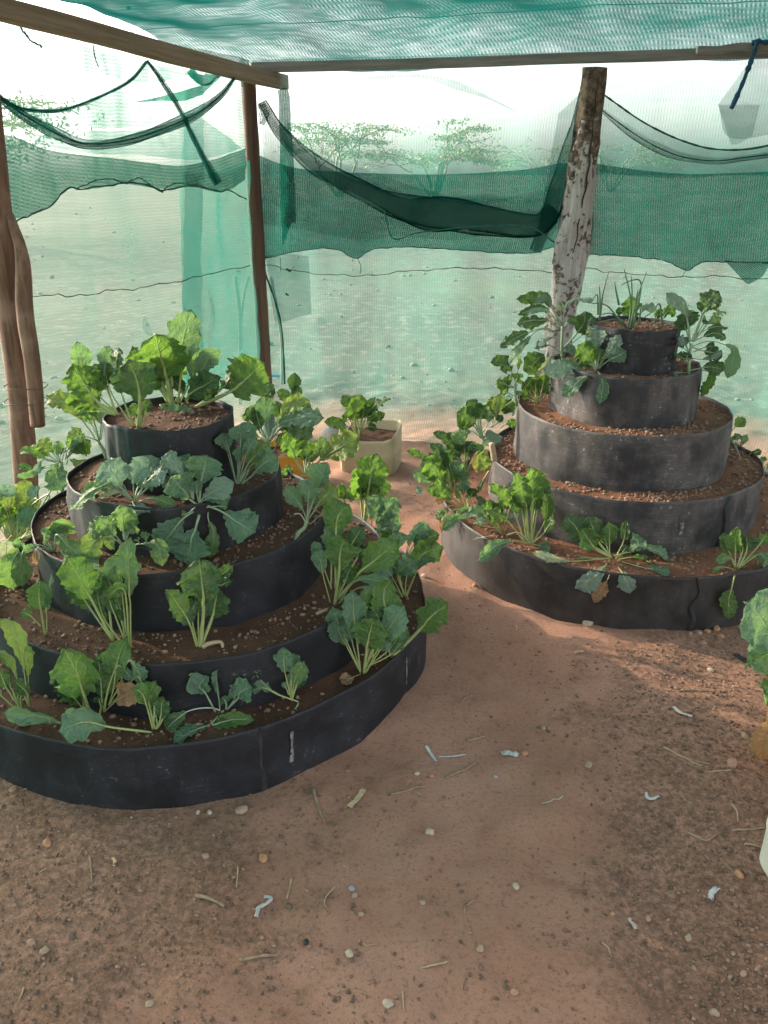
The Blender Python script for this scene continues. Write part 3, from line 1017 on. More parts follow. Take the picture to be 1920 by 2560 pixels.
fold_obj('long dark net roll sagging low across the left wall',
         [('net_roll', swag('left', lb, [16, 28, 30, 26, 28, 28, 32, 22, 10], 0.13, 5, 90, seed=7), NET_FOLD),
          ('hem', cord('left', lb, 0.0035, 0.15), M_HEM),
          ('net_drape', band('b', '', 'left', [x1(200, 535), x1(400, 562), x1(600, 562), x1(790, 530), x1(860, 500)], [x1(150, 620), x1(350, 660), x1(600, 670), x1(850, 690), x1(1055, 640)], 0.085, NET_PALE, 50, 8, seed=33), NET_PALE)], 'net roll')
lc = [x1(635, 262), x1(700, 350), x1(780, 480), x1(850, 620), x1(900, 720), x1(940, 795)]
fold_obj('straight dark net strap running from the peak down to the left band',
         [('net_strap', swag('left', lc, [10, 17, 18, 18, 20, 26], 0.16, 5, 60, seed=8), NET_FOLD),
          ('hem', cord('left', lc, 0.0035, 0.18), M_HEM)], 'net strap')
fold_obj('doubled vertical net strip beside the corner on the left wall',
         [('net_strip', band('b', '', 'left', [x1(800, 300), x1(840, 305), x1(875, 300)], [(455, 980), (480, 985), (506, 990)], 0.03, NET_PALE, 14, 60, seed=34), NET_PALE),
          ('net_sheet', band('b', '', 'left', [(452, 430), (530, 430), (622, 400)], [(458, 960), (540, 970), (660, 985)], 0.02, NET_PALE, 30, 40, seed=35), NET_PALE)], 'net strip')
fold_obj('crumpled green net tuck under the roof beam near the corner',
         [('net_tuck', swag('left', [x1(820, 300), x1(880, 345), x1(950, 320)], [22, 46, 16], 0.06, 1, 30, seed=9), NET_BAND),
          ('net_flap', band('b', '', 'left', [x1(580, 440), x1(700, 415), x1(870, 370), x1(950, 330)], [x1(580, 442), x1(700, 436), x1(800, 436), x1(880, 410)], 0.06, NET_BAND, 40, 5, seed=36), NET_BAND)], 'net tuck')
fold_obj('sheer net overlay with curved lower edge at the top left',
         [('net_overlay', band('b', '', 'left', [(-20, -10), x1(200, 150), x1(450, 230), x1(650, 280), x1(820, 310)], [x1(-30, 185), x1(120, 230), x1(260, 285), x1(400, 315), x1(640, 358), x1(820, 322)], 0.035, NET_PALE, 50, 10, seed=37), NET_PALE),
          ('net_wisp', cord('left', [x1(75, 100), x1(100, 135), x1(125, 170), x1(180, 205)], 0.004, 0.05, 24, 0.008), M_HEM),
          ('net_wisp', cord('left', [x1(405, 190), x1(408, 240), x1(425, 290)], 0.003, 0.05, 20, 0.006), M_HEM)], 'net overlay')
# wires and sticks
tag(cord('left', [(-40, 745), (75, 742), (200, 735), (330, 722), (455, 700), (540, 682), (625, 664)], 0.0022, 0.04, 80, 0.01, 5).build('wire', M_WIRE), 'thin wire strung across the left net wall', 'wire')
tag(cord('back', [(655, 660), (760, 682), (850, 688), (960, 684), (1100, 672), (1220, 670), (1330, 678), (1400, 680)], 0.0022, 0.075, 80, 0.008, 5).build('wire', M_WIRE), 'thin wire along the back net left of the bark post', 'wire')
tag(cord('back', [(1456, 668), (1530, 682), (1650, 690), (1716, 690), (1800, 692), (1990, 702)], 0.0022, 0.075, 60, 0.008, 5).build('wire', M_WIRE), 'thin wire along the back net right of the bark post', 'wire')
for k, (a, lbl) in enumerate((([(700, 645), (701, 660), (702, 680)], 'short wire tie below the hem near the corner post'),
                              ([(893, 645), (902, 665), (900, 685)], 'short wire tie below the lowest scallop of the middle hem'),
                              ([(1715, 675), (1706, 690), (1700, 694)], 'short wire tie below the scallop right of the bark post'))):
    tag(cord('back', a, 0.002, 0.08, 14, 0, 5).build('wire_tie', M_WIRE), lbl, 'wire tie')
# long seam cord in the roof net
rc, _ = catmull([onz(330, 76, 2.36), onz(700, 60, 2.36), onz(960, 48, 2.36), onz(1400, 20, 2.36), onz(1930, 2, 2.36)], 60)
tag(MB().tube(rc + np.stack([0 * rc[:, 0], 0 * rc[:, 0], 0.008 * vnoise(np.arange(60) * .4, np.zeros(60))], 1), 0.003, 5).build('roof_wire', M_WIRE), 'dark wire running under the roof net', 'wire')
bp = onz(322, 20, 2.33)
tag(MB().add(ICO2[0] * [.012, .02, .01] + bp, ICO2[1]).build('beetle', plain('dark_bug', (0.02, 0.015, 0.02), (0.03, 0.02, 0.03)), origin=bp), 'tiny dark insect clinging under the roof net', 'insect')
for pts_, lbl, r in (([at(600, 1010, 5.35), at(601, 880, 5.33), at(599, 780, 5.32), at(588, 690, 5.3)], 'taller thin stick standing behind the net beside the corner post', .014),
                     ([at(603, 800, 5.34), at(610, 740, 5.34), at(622, 690, 5.34)], 'short leaning stick beside the taller stick behind the net', .009),
                     ([at(706, 960, 5.3), at(704, 850, 5.3), at(690, 760, 5.3), at(676, 690, 5.3)], 'bent thin stick right of the corner post behind the net', .012)):
    C, _ = catmull(pts_, 24)
    tag(MB().tube(C, r, 7).build('stick', M_STICK), lbl, 'stick')

# ------------------------------------------------------------------ field stones and acacias outside
r = np.random.default_rng(5)
n = 1000
Yr = 5.2 + 34 * r.random(n) ** 2.4
Xr = (r.random(n) * 2 - 1) * (Yr * 0.62 + 0.6)
keep = field_mask(Xr, Yr) > 0.8
Xr, Yr = Xr[keep], Yr[keep]
Rr = (0.006 + 0.034 * r.random(len(Xr)) ** 3.5) * (0.7 + Yr * 0.035)
pebbles(np.stack([Xr, Yr, ground_z(Xr, Yr) + Rr * 0.2], 1), Rr, 9, 0.75).build('field_stones', M_ROCKS)['kind'] = 'stuff'

M_ACBARK = plain('acacia_bark', (0.14, 0.115, 0.085), (0.20, 0.165, 0.12), 4)
M_ACLEAF = leaf_mat('acacia_leaf', (0.12, 0.125, 0.085), (0.15, 0.155, 0.105), (0.10, 0.13, 0.05), (0.12, 0.18, 0.04), 0.3)


def acacia(label, base, height, spread, seed, stems=6, leafn=5200, sz=0.13):
    r = np.random.default_rng(seed)
    root = empty('acacia_tree', base, label, 'tree', 'acacias on the plain beyond the net')
    base = np.asarray(base, float)
    tr = MB()
    tips = []

    def grow(p, d, ln, rad, lvl):
        q = [p]
        k = 5
        for i in range(k):
            d = d + r.normal(0, 0.10, 3) + np.array([0, 0, 0.02 if lvl == 0 else -0.015 * lvl])
            d /= np.linalg.norm(d)
            q.append(q[-1] + d * ln / k)
        tr.tube(np.array(q), np.linspace(rad, rad * 0.55, k + 1), 6, False)
        zt = base[2] + height
        if lvl >= 4 or q[-1][2] > zt:
            tips.append(q[-1])
            return
        for c in range(2 if lvl else 3):
            a = r.uniform(0, 6.283)
            out = np.array([math.cos(a), math.sin(a), 0])
            dd = d * 0.75 + out * r.uniform(0.35, 0.75) + np.array([d[0], d[1], 0]) * 0.35
            dd[2] = max(dd[2], 0.12) * (0.8 if lvl < 2 else 0.55)
            grow(q[-1], dd / np.linalg.norm(dd), ln * r.uniform(.62, .82), rad * 0.55, lvl + 1)
            if lvl >= 2:
                tips.append(q[-2])

    for s in range(stems):
        a = 6.283 * s / stems + r.uniform(-.4, .4)
        lean = r.uniform(.35, .8)
        grow(base + np.array([0, 0, -0.2]), np.array([lean * math.cos(a), lean * math.sin(a), 1.0]) / math.hypot(1, lean), height * 0.42, height * 0.022, 0)
    tr.build('trunk', M_ACBARK, root)
    tips = np.array(tips)
    nt_ = leafn // len(tips) + 1
    Pc = np.repeat(tips, nt_, 0) + r.normal(0, 1, (len(tips) * nt_, 3)) * np.array([.07, .07, .016]) * height
    Pc = Pc[fbm(Pc[:, 0] * .7, Pc[:, 1] * .7, Pc[:, 2] * 1.5, seed=seed) > -0.25]
    nn = len(Pc)
    A = r.normal(0, 1, (nn, 3))
    A /= np.linalg.norm(A, axis=1)[:, None]
    B = np.cross(A, r.normal(0, 1, (nn, 3)))
    B /= np.linalg.norm(B, axis=1)[:, None]
    S = sz * r.uniform(.5, 1.2, (nn, 1))
    V = np.stack([Pc - A * S, Pc + B * S * .35, Pc + A * S, Pc - B * S * .35], 1).reshape(-1, 3)
    F = (np.arange(nn * 4).reshape(-1, 4)).tolist()
    MB().add(V, F).build('crown', M_ACLEAF, root)
    return root


def far(px, Y):
    p = at(px, 436, Y)
    return np.array([p[0], Y, float(ground_z(p[0], Y))])


acacia('wide flat-topped acacia centred beyond the net', far(1085, 58), 5.9, 5, 3, 7, 4200)
acacia('smaller flat-topped acacia left of the wide one beyond the net', far(845, 62), 6.6, 4, 5, 5, 3600)
acacia('low distant acacia just left of the bark post', far(1370, 85), 5.2, 4, 8, 5, 1800)
acacia('faint distant acacia just right of the bark post', far(1530, 80), 5.8, 4, 12, 5, 1800)
acacia('big near acacia showing through the net at the far left', far(-310, 24), 6.6, 4, 17, 6, 9000, 0.08)

# ------------------------------------------------------------------ tiered planters
PL = dict(z=[0.857, 0.673, 0.53, 0.358, 0.204], r=[0.198, 0.332, 0.475, 0.645, 0.81],
          cx=[-.678, -.671, -.666, -.633, -.66], cy=[2.441, 2.434, 2.447, 2.434, 2.46])
PR = dict(z=[0.98, 0.819, 0.631, 0.419, 0.224], r=[0.183, 0.301, 0.45, 0.583, 0.811],
          cx=[1.037, 1.024, 1.027, 1.047, 1.075], cy=[3.351, 3.359, 3.358, 3.347, 3.344])


def ring_r(cfg, i, th, seed):
    return cfg['r'][i] * (1 + 0.010 * np.sin(2 * th + seed + i) + 0.006 * np.sin(5 * th + seed * 2.1 + i * 1.7) + 0.003 * np.sin(13 * th + i))


def ring_zt(cfg, i, th, seed):
    return cfg['z'][i] + 0.003 * np.sin(3 * th + seed * 1.3 + i) + 0.0012 * np.sin(11 * th + i * 2.2) + 0.0005 * np.sin(29 * th + seed)


SOILDROP = 0.018


def planter(label, cfg, mats, soilm, seed, gravel_n):
    root = empty('tiered_planter', (cfg['cx'][4], cfg['cy'][4], 0), label, 'planter', 'tiered vegetable planters')
    n = 150
    th = np.linspace(0, 2 * np.pi, n + 1)
    for i in range(5):
        c = np.array([cfg['cx'][i], cfg['cy'][i]])
        zb = cfg['z'][i + 1] - 0.06 if i < 4 else -0.05
        rr = ring_r(cfg, i, th, seed)
        zt = ring_zt(cfg, i, th, seed)
        rows = []
        uvs = []
        prof = [(0, 0), (0, .2), (0, .4), (0, .6), (0, .8), (0, .96), (-.0008, 1.0), (-.0035, 1.0), (-.004, .96), (-.004, .5), (-.004, 0)]
        for (dr_, f) in prof:
            z = zb + (zt - zb) * f
            bul = 0.006 * fbm(np.cos(th) * 5 + i, np.sin(th) * 5, th * 0 + f * 1.5, seed=seed + 40 + i, oct=4) * (0.35 + math.sin(f * 3.14)) + 0.003 * np.sin(7 * th + i * 2 + f * 3) * math.sin(f * 3.14) + 0.0025 * fbm(th * 6, th * 0 + f * 3 + i, seed=seed + i)
            bul[-1] = bul[0]
            R = rr + dr_ + bul
            rows.append(np.stack([c[0] + R * np.cos(th), c[1] + R * np.sin(th), z], 1))
            uvs.append(np.stack([th * cfg['r'][i], np.full(n + 1, f)], 1))
        MB().grid(np.array(rows)[::-1], np.array(uvs)[::-1]).build('liner_ring', mats[i], root)
    for i in range(5):
        c = np.array([cfg['cx'][i], cfg['cy'][i]])
        k = 26
        r0 = 0.0 if i == 0 else cfg['r'][i - 1] - 0.03
        fr = np.linspace(0, 1, k)
        rows = []
        for f in fr:
            R = r0 + (ring_r(cfg, i, th, seed) - 0.004 - r0) * f
            cc = c if i == 0 else c * f + np.array([cfg['cx'][i - 1], cfg['cy'][i - 1]]) * (1 - f)
            x, y = cc[0] + R * np.cos(th), cc[1] + R * np.sin(th)
            z = soil_z(cfg, i, x, y)
            rows.append(np.stack([x, y, z], 1))
        MB().grid(np.array(rows)[::-1]).build('soil', soilm, root)
        # gravel on the tier
        rg = np.random.default_rng(seed * 10 + i)
        ng = gravel_n[i]
        a = rg.uniform(0, 6.283, ng)
        rr = np.sqrt(rg.uniform((r0 + 0.03) ** 2 if i else 0, (cfg['r'][i] - .014) ** 2, ng))
        x, y = c[0] + rr * np.cos(a), c[1] + rr * np.sin(a)
        kk = fbm(x * 6, y * 6, seed=seed + i) + rg.uniform(-.5, .5, ng) > -0.3
        x, y = x[kk], y[kk]
        R = 0.0026 + 0.0062 * rg.random(len(x)) ** 2
        go = pebbles(np.stack([x, y, soil_z(cfg, i, x, y) + R * 0.35], 1), R, seed + i, 0.8).build('gravel', M_GRAVEL_S, root)
        go['kind'] = 'stuff'
    return root


def soil_z(cfg, i, x, y):
    return cfg['z'][i] - SOILDROP + 0.006 * fbm(np.asarray(x) * 9, np.asarray(y) * 9, seed=77 + i, oct=3)


plL = planter('black five-tier planter nearer the camera on the left', PL, [M_RING_L, M_RING_L2, M_RING_L, M_RING_L, M_RING_L], M_SOIL_L, 1, [250, 500, 800, 1200, 900])
plR = planter('greyer five-tier planter farther back on the right', PR, [M_RING_L2, M_RING_R, M_RING_R, M_RING_R, M_RING_R5], M_SOIL_R, 2, [260, 420, 1500, 1900, 1500])


def seam(root, cfg, i, ang, dw, mat, name, dz=(0, 1), seed=0, proud=0.006, wavy=0.012):
    """overlap of the liner: a narrow upright strip lying on the ring"""
    seedR = 1 if cfg is PL else 2
    c = np.array([cfg['cx'][i], cfg['cy'][i]])
    zb = cfg['z'][i + 1] - 0.02 if i < 4 else -0.02
    zt = cfg['z'][i]
    rows = []
    for f in np.linspace(dz[0], dz[1], 24):
        row = []
        for s in np.linspace(-1, 1, 7):
            wv = wavy * vnoise(np.array([f * 4.0]), np.array([seed * 3.0]))[0]
            th = ang + (s * dw * (0.75 + 0.5 * vnoise(np.array([f * 5.0 + 3]), np.array([seed + 1.0]))[0]) + wv) / cfg['r'][i]
            R = ring_r(cfg, i, np.array([th]), seedR)[0] + proud * (1 - s * s) + 0.0025
            z = zb + (zt - zb) * f + 0.001
            row.append((c[0] + R * math.cos(th), c[1] + R * math.sin(th), z))
        rows.append(row)
    P = np.array(rows)
    return MB().grid(P, net_uv(P)).build(name, mat, root)


def ang_at(cfg, i, px, py):
    """angle on ring i of the front surface under a photo pixel"""
    d = ray(px, py)
    c = np.array([cfg['cx'][i], cfg['cy'][i]])
    o = CAM[:2] - c
    a, b_, cc = d[:2] @ d[:2], 2 * o @ d[:2], o @ o - cfg['r'][i] ** 2
    disc = max(b_ * b_ - 4 * a * cc, 0)
    t = (-b_ - math.sqrt(disc)) / (2 * a)
    p = CAM[:2] + t * d[:2] - c
    return math.atan2(p[1], p[0])


seam(plL, PL, 4, ang_at(PL, 4, 652, 1890), 0.010, M_SEAM, 'seam', seed=1, proud=0.003, wavy=0.004)
seam(plL, PL, 4, ang_at(PL, 4, 728, 1880), 0.006, M_SLIT, 'scraped_slit', (0.35, 0.8), seed=2, proud=0.001)
seam(plL, PL, 4, ang_at(PL, 4, 1017, 1730), 0.005, M_SLIT, 'scraped_slit', (0.35, 0.8), seed=3, proud=0.001)
seam(plR, PR, 4, ang_at(PR, 4, 1735, 1510), 0.010, M_SEAM, 'seam', seed=4, proud=0.008, wavy=0.02)
seam(plR, PR, 3, ang_at(PR, 3, 1808, 1320), 0.010, M_SEAM, 'seam', seed=5, proud=0.008, wavy=0.02)
seam(plR, PR, 3, ang_at(PR, 3, 1702, 1310), 0.010, M_SLIT, 'scraped_slit', (0.38, 0.62), seed=6, proud=0.002)


# ------------------------------------------------------------------ plants
CROPS = {'A': (80, 760, 2.592), 'B': (0, 1040, 4.1475), 'C': (160, 1100, 2.9625), 'D': (600, 900, 4.1475), 'E': (680, 1120, 3.568),
         'F': (0, 1340, 3.6875), 'G': (300, 1360, 3.318), 'H': (1020, 960, 4.1475), 'I': (1200, 680, 4.1475), 'J': (1560, 680, 4.2528),
         'K': (1300, 1240, 2.676), 'L': (1700, 1480, 2.4045), 'P': (0, 0, 1.0)}
SHAPE = {
    'chard': ([0, .06, .2, .45, .7, .88, .97, 1], [.05, .36, .74, 1.0, .94, .66, .32, .03]),
    'long': ([0, .06, .18, .38, .6, .8, .93, 1], [.05, .20, .48, .84, 1.0, .88, .5, .03]),
    'kale': ([0, .06, .12, .2, .5, .72, .9, .98, 1], [.08, .30, .26, .48, .95, 1.0, .72, .30, .03]),
    'lobed': ([0, .07, .14, .22, .34, .42, .6, .8, .92, 1], [.08, .38, .22, .62, .55, .9, 1.0, .85, .55, .05]),
}
MSHAPE = {'c': 'chard', 'b': 'chard', 'd': 'chard', 'k': 'kale', 'g': 'kale', 'l': 'lobed', 'y': 'kale', 'p': 'kale', 'x': 'chard'}
LRNG = np.random.default_rng(99)
NU, NV = 13, 25


def leaf_geo(mid, width, shape, roll, cup, ruffle, seed, curl):
    """blade along the 3-D midrib curve mid (NV x 3); width in metres"""
    r = np.random.default_rng(seed)
    T = np.gradient(mid, axis=0)
    T /= np.linalg.norm(T, axis=1)[:, None] + 1e-9
    view = CAM - mid.mean(0)
    view = view / np.linalg.norm(view)
    tup = np.array([0.0, -0.25, 0.55])
    nrm = view + tup
    nrm = nrm / np.linalg.norm(nrm)
    S = np.cross(T, nrm)
    ln = np.linalg.norm(S, axis=1)
    S = S / np.maximum(ln, 1e-6)[:, None]
    # keep the side vector steady where the midrib points along the normal
    Sm = S.mean(0)
    w_ = np.clip(ln, 0.05, 1)[:, None]
    S = S * w_ + Sm * (1 - w_)
    S /= np.linalg.norm(S, axis=1)[:, None]
    N = np.cross(S, T)
    if (N @ nrm).mean() < 0:
        N = -N
    t = np.linspace(0, 1, NV)
    twist = r.normal(0, 0.45)
    ca = np.cos(roll + twist * (t - 0.3))[:, None]
    sa = np.sin(roll + twist * (t - 0.3))[:, None]
    S, N = S * ca + N * sa, N * ca - S * sa
    xs_, ys_ = SHAPE[shape]
    w = np.interp(t, xs_, ys_)
    w[1:-1] = 0.25 * w[:-2] + 0.5 * w[1:-1] + 0.25 * w[2:]
    u = np.linspace(-1, 1, NU)
    P = np.zeros((NV, NU, 3))
    ph = r.uniform(0, 6.28, 4)
    fr = r.uniform(2.2, 3.6)
    L = np.linalg.norm(np.diff(mid, axis=0), axis=1).sum()
    hw = width / 2
    side_c = r.normal(0.05, 0.32, 2)
    for j, uu in enumerate(u):
        sd = 0 if uu < 0 else 1
        au = abs(uu)
        edge = 1 + au ** 3 * (0.085 * np.sin(t * 6.28 * (fr * 1.9) + ph[sd]) + 0.03 * np.sin(t * 6.28 * fr * 4.1 + ph[1 - sd]) + 0.17 * vnoise(t * 5, t * 0 + sd * 7.3 + seed % 97, seed=3))
        lat = uu * w * hw * edge
        up = (cup + side_c[sd] * np.sin(t * 3.14)) * au ** 1.5 * w * hw
        lat = lat * (1 - 0.35 * np.clip(np.abs(cup + side_c[sd] * np.sin(t * 3.14)), 0, 1) * au)
        up = up + ruffle * hw * (au ** 2) * w ** 0.5 * (np.sin(t * 6.28 * fr + ph[2 + sd]) + 0.6 * np.sin(t * 6.28 * fr * 2.3 + ph[sd]))
        up = up + 0.10 * hw * (fbm(t * 4.0 + seed % 53, np.full(NV, uu * 2.2), seed=11))
        # blistered surface between the veins
        up = up + 0.045 * hw * np.cos((t * 6 - au * 2.5) * 6.28) * (au * (1 - au) * 4)
        shear = au * 0.10 * L * (1 - t) * -0.4
        P[:, j] = mid + S * lat[:, None] + N * (up - curl * L * (t ** 3) * 0.5)[:, None] - T * (au ** 2 * 0.06 * L * (t - 0.4))[:, None]
    return P, N


def clear_rings(P, cfg):
    """slide points that would lie inside the planter towards the light side of its wall, along their own sight line"""
    shp = P.shape
    Q = P.reshape(-1, 3).copy()
    D = Q - CAM
    D /= np.linalg.norm(D, axis=1)[:, None]
    for it in range(45):
        ins = np.zeros(len(Q), bool)
        for i in range(5):
            ins |= (np.hypot(Q[:, 0] - cfg['cx'][i], Q[:, 1] - cfg['cy'][i]) < cfg['r'][i] * 1.018 + 0.004) & (Q[:, 2] < cfg['z'][i] + (0.004 if i else 0.004)) & (Q[:, 2] < cfg['z'][i] - SOILDROP + 0.004)
            ins |= (np.abs(np.hypot(Q[:, 0] - cfg['cx'][i], Q[:, 1] - cfg['cy'][i]) - cfg['r'][i]) < 0.012) & (Q[:, 2] < cfg['z'][i] + 0.004)
        if not ins.any():
            break
        Q[ins] -= D[ins] * 0.006
    return Q.reshape(shp)


def make_leaf(root, crop, base_px, baseY, spec, kindstalk, hue_seed, tower=None):
    pts, w, m = spec[0], spec[1], spec[2]
    k = spec[3] if len(spec) > 3 else 1
    d = spec[4] if len(spec) > 4 else None
    roll = spec[5] if len(spec) > 5 else None
    ox, oy, s = CROPS[crop]
    px = np.array([(ox + x / s, oy + y / s) for x, y in pts])
    seg = np.concatenate([[0], np.cumsum(np.linalg.norm(np.diff(px, axis=0), axis=1))])
    total = seg[-1]
    mpp = pxm(at(px[0][0], px[0][1], baseY))
    Lm = total * mpp
    wm = w / s * mpp
    dy = px[-1][1] - px[0][1]
    if d is None:
        droop = np.clip(dy / (total + 1e-6), -1, 1)
        if droop > 0.05:
            d = 0.45 * Lm * (0.4 + droop)
        else:
            d = LRNG.uniform(-0.22, 0.28) * Lm
    else:
        d = d / 100.0
    if roll is None:
        roll = LRNG.normal(0, 0.22)
    sh = (seg / total)
    P3 = np.array([at(q[0], q[1], baseY - d * (f ** 0.8)) for q, f in zip(px, sh)])
    C, par = catmull(P3, 46)
    kb = np.searchsorted(par, k)
    seed = int(LRNG.integers(1, 100000))
    mid, _ = catmull(C[kb:], NV) if len(C[kb:]) > 2 else catmull(P3[-2:], NV)
    shape = MSHAPE[m]
    if shape == 'chard' and LRNG.random() < 0.45:
        shape = 'long'
    ruf = {'chard': 0.19, 'long': 0.22, 'kale': 0.14, 'lobed': 0.26}[shape] * LRNG.uniform(.7, 1.4)
    P, N = leaf_geo(mid, wm * 1.24, shape, roll, LRNG.uniform(-0.12, 0.40), ruf, seed, LRNG.uniform(-0.05, 0.34))
    if tower is not None:
        P = clear_rings(P, tower)
    uv = np.stack(np.meshgrid(np.linspace(0, 1, NU), np.linspace(0, 1, NV)), -1)
    leaf = MB().grid(P, uv).build('leaf', LEAF[m], root)
    # petiole running into the midrib
    rad = float(np.clip(wm * 0.036, 0.0018, 0.0065)) * (1.25 if shape in ('chard', 'long') else 0.95)
    if m == 'x':
        rad *= 0.6
    nb = int(NV * 0.86)
    path = np.vstack([C[:kb][::2] if kb > 1 else C[:1], P[:nb, NU // 2] + N[:nb] * 0.0012])
    if tower is not None:
        head = clear_rings(path, tower)
        path = np.where((np.arange(len(path)) > 2)[:, None], head, path)
        path[3:-1] = 0.25 * path[2:-2] + 0.5 * path[3:-1] + 0.25 * path[4:]
    nst = len(path) - nb
    rr = np.concatenate([np.linspace(rad * 1.25, rad, max(nst, 1)), np.linspace(rad, 0.0005, nb)])
    MB().tube(path, rr, 7).build('stalk', STALK[kindstalk], leaf)


def plant(name, label, cat, crop, base, soil, leaves, stalk='c', group=None, stem=None, extra=None):
    ox, oy, s = CROPS[crop]
    bx, by = ox + base[0] / s, oy + base[1] / s
    if isinstance(soil, tuple) and soil[0] == 'Y':
        B = at(bx, by, soil[1])
    else:
        z = soil if not isinstance(soil, tuple) else soil[0]['z'][soil[1]] - SOILDROP
        B = onz(bx, by, z)
        if isinstance(soil, tuple):
            B[2] = soil_z(soil[0], soil[1], B[0], B[1])
    root = empty(name, B - [0, 0, 0.004], label, cat, group)
    if stem:
        C, _ = catmull([B - [0, 0, 0.01]] + [at(ox + x / s, oy + y / s, B[1] - dd) for x, y, dd in stem], 20)
        MB().tube(C, np.linspace(0.0075, 0.0055, 20), 8).build('stem', STALK['k' if stalk == 'c' else stalk], root)
    nl = len(leaves)
    fill = []
    if nl >= 4:
        for _ in range(int(round(nl * 0.85))):
            q = leaves[int(LRNG.integers(nl))]
            if q[1] < 70 * s / 3 or q[2] in 'xp':
                continue
            a = LRNG.uniform(0.12, 0.38) * (1 if LRNG.random() < 0.5 else -1)
            k_ = LRNG.uniform(0.68, 0.92)
            p0 = np.array(q[0][0], float)
            rot = np.array([[math.cos(a), -math.sin(a)], [math.sin(a), math.cos(a)]])
            fp = [tuple(p0 + rot @ (np.array(p) - p0) * k_) for p in q[0]]
            if fp[-1][1] > p0[1] - 20:
                continue
            m_ = q[2] if LRNG.random() < 0.5 else {'b': 'c', 'c': 'd', 'y': 'l', 'g': 'k'}.get(q[2], q[2])
            fill.append((fp, q[1] * LRNG.uniform(.7, .95), m_, q[3] if len(q) > 3 else 1, -LRNG.uniform(2.5, 6), LRNG.normal(0, .4)))
    for sp_ in list(leaves) + fill:
        make_leaf(root, crop, (bx, by), B[1], sp_, sp_[6] if len(sp_) > 6 else stalk, 0,
                  soil[0] if isinstance(soil, tuple) and soil[0] != 'Y' and B[1] < soil[0]['cy'][4] + 0.1 else None)
    return root


GL, GR = 'greens growing in the left planter', 'greens growing in the right planter'
CH, KA = 'chard', 'kale'
# ---- left planter, top pot
plant('chard_plant', 'leafy chard at the left side of the left planter top pot, dark leaf foremost', CH, 'A', (690, 800), (PL, 0), [
    ([(545, 715), (490, 560), (440, 470), (400, 385)], 150, 'd', 1, -5),
    ([(545, 715), (430, 640), (330, 500), (265, 385)], 240, 'b', 1, -2, 0.1),
    ([(560, 715), (430, 590), (350, 470), (300, 240)], 120, 'k', 2, -6),
    ([(660, 800), (600, 640), (555, 480), (560, 280)], 120, 'd', 2, 2, 0.7),
    ([(690, 800), (700, 640), (680, 500), (630, 365)], 260, 'd', 1, 4, 0.05),
    ([(715, 805), (735, 700), (760, 620)], 90, 'd', 1, 0),
    ([(680, 800), (690, 720), (650, 640)], 70, 'c', 1, -2),
], 'c', GL)
plant('chard_plant', 'tall chard at the centre of the left planter top pot with an upright greyish leaf', CH, 'A', (940, 660), (PL, 0), [
    ([(880, 640), (835, 560), (720, 400), (640, 265)], 160, 'b', 1, -7),
    ([(960, 640), (1030, 480), (1075, 275)], 150, 'k', 1, -5),
    ([(1000, 640), (1080, 470), (1150, 350), (1210, 395)], 120, 'k', 1, -3),
    ([(945, 655), (965, 450), (985, 220), (1045, 50)], 185, 'k', 1, 0, -0.15),
    ([(905, 650), (875, 500), (830, 330), (795, 190)], 310, 'b', 1, 2, 0.1),
    ([(1010, 645), (1000, 610), (1090, 540), (1205, 455)], 160, 'd', 1, 3),
    ([(1060, 670), (1280, 570), (1390, 480), (1500, 385)], 240, 'c', 1, 2, 0.1),
    ([(950, 650), (830, 655), (940, 715), (1080, 735)], 115, 'k', 1, 9),
    ([(910, 650), (960, 560), (900, 470)], 90, 'd', 1, -3),
], 'c', GL)
# ---- left planter, second tier
plant('kale_plant', 'kale leaning left from behind the left planter top pot, long pale leaf', KA, 'A', (485, 1005), (PL, 1), [
    ([(430, 900), (330, 760), (210, 640), (80, 580)], 125, 'y', 1, -2),
    ([(435, 890), (400, 760), (330, 600)], 150, 'l', 1, 0),
    ([(445, 880), (460, 780), (455, 690)], 60, 'p', 1, -2),
    ([(440, 890), (350, 860), (290, 870)], 60, 'l', 1, 2),
], 'k', GL, stem=[(465, 950, 0), (432, 895, 0)])
plant('kale_plant', 'slender kale at the right of the left planter second tier, beside the top pot', KA, 'A', (1330, 1175), (PL, 1), [
    ([(1325, 1170), (1350, 920), (1345, 780)], 120, 'k', 1, -2),
    ([(1330, 1175), (1365, 970), (1400, 760)], 110, 'k', 1, -3),
    ([(1345, 1160), (1400, 1040), (1520, 890)], 140, 'y', 1, -2),
    ([(1355, 1170), (1440, 1100), (1510, 1030), (1590, 985)], 160, 'k', 1, 3),
    ([(1340, 1170), (1380, 1000), (1440, 860)], 70, 'k', 1, 0),
    ([(1335, 1170), (1345, 1040), (1330, 930)], 60, 'k', 1, 2),
], 'k', GL)
plant('collard_plant', 'blue-grey collard in front of the left planter top pot, left one of two', KA, 'C', (510, 462), (PL, 1), [
    ([(480, 445), (380, 320), (210, 385), (38, 535)], 130, 'l', 1, 4),
    ([(490, 445), (430, 385), (250, 420)], 85, 'p', 1, 2),
    ([(540, 430), (620, 260), (640, 110)], 170, 'g', 1, -4),
    ([(510, 450), (430, 350), (380, 260), (275, 165)], 200, 'g', 1, 0, -0.3),
    ([(525, 440), (515, 330), (560, 240), (640, 180)], 160, 'g', 1, 1, 0.3),
    ([(535, 445), (590, 350), (680, 260), (765, 215)], 150, 'g', 1, 3),
    ([(510, 460), (515, 470), (530, 500), (535, 555)], 175, 'g', 1, 4),
    ([(560, 455), (640, 430), (740, 455), (838, 495)], 85, 'l', 1, 4),
], 'k', GL)
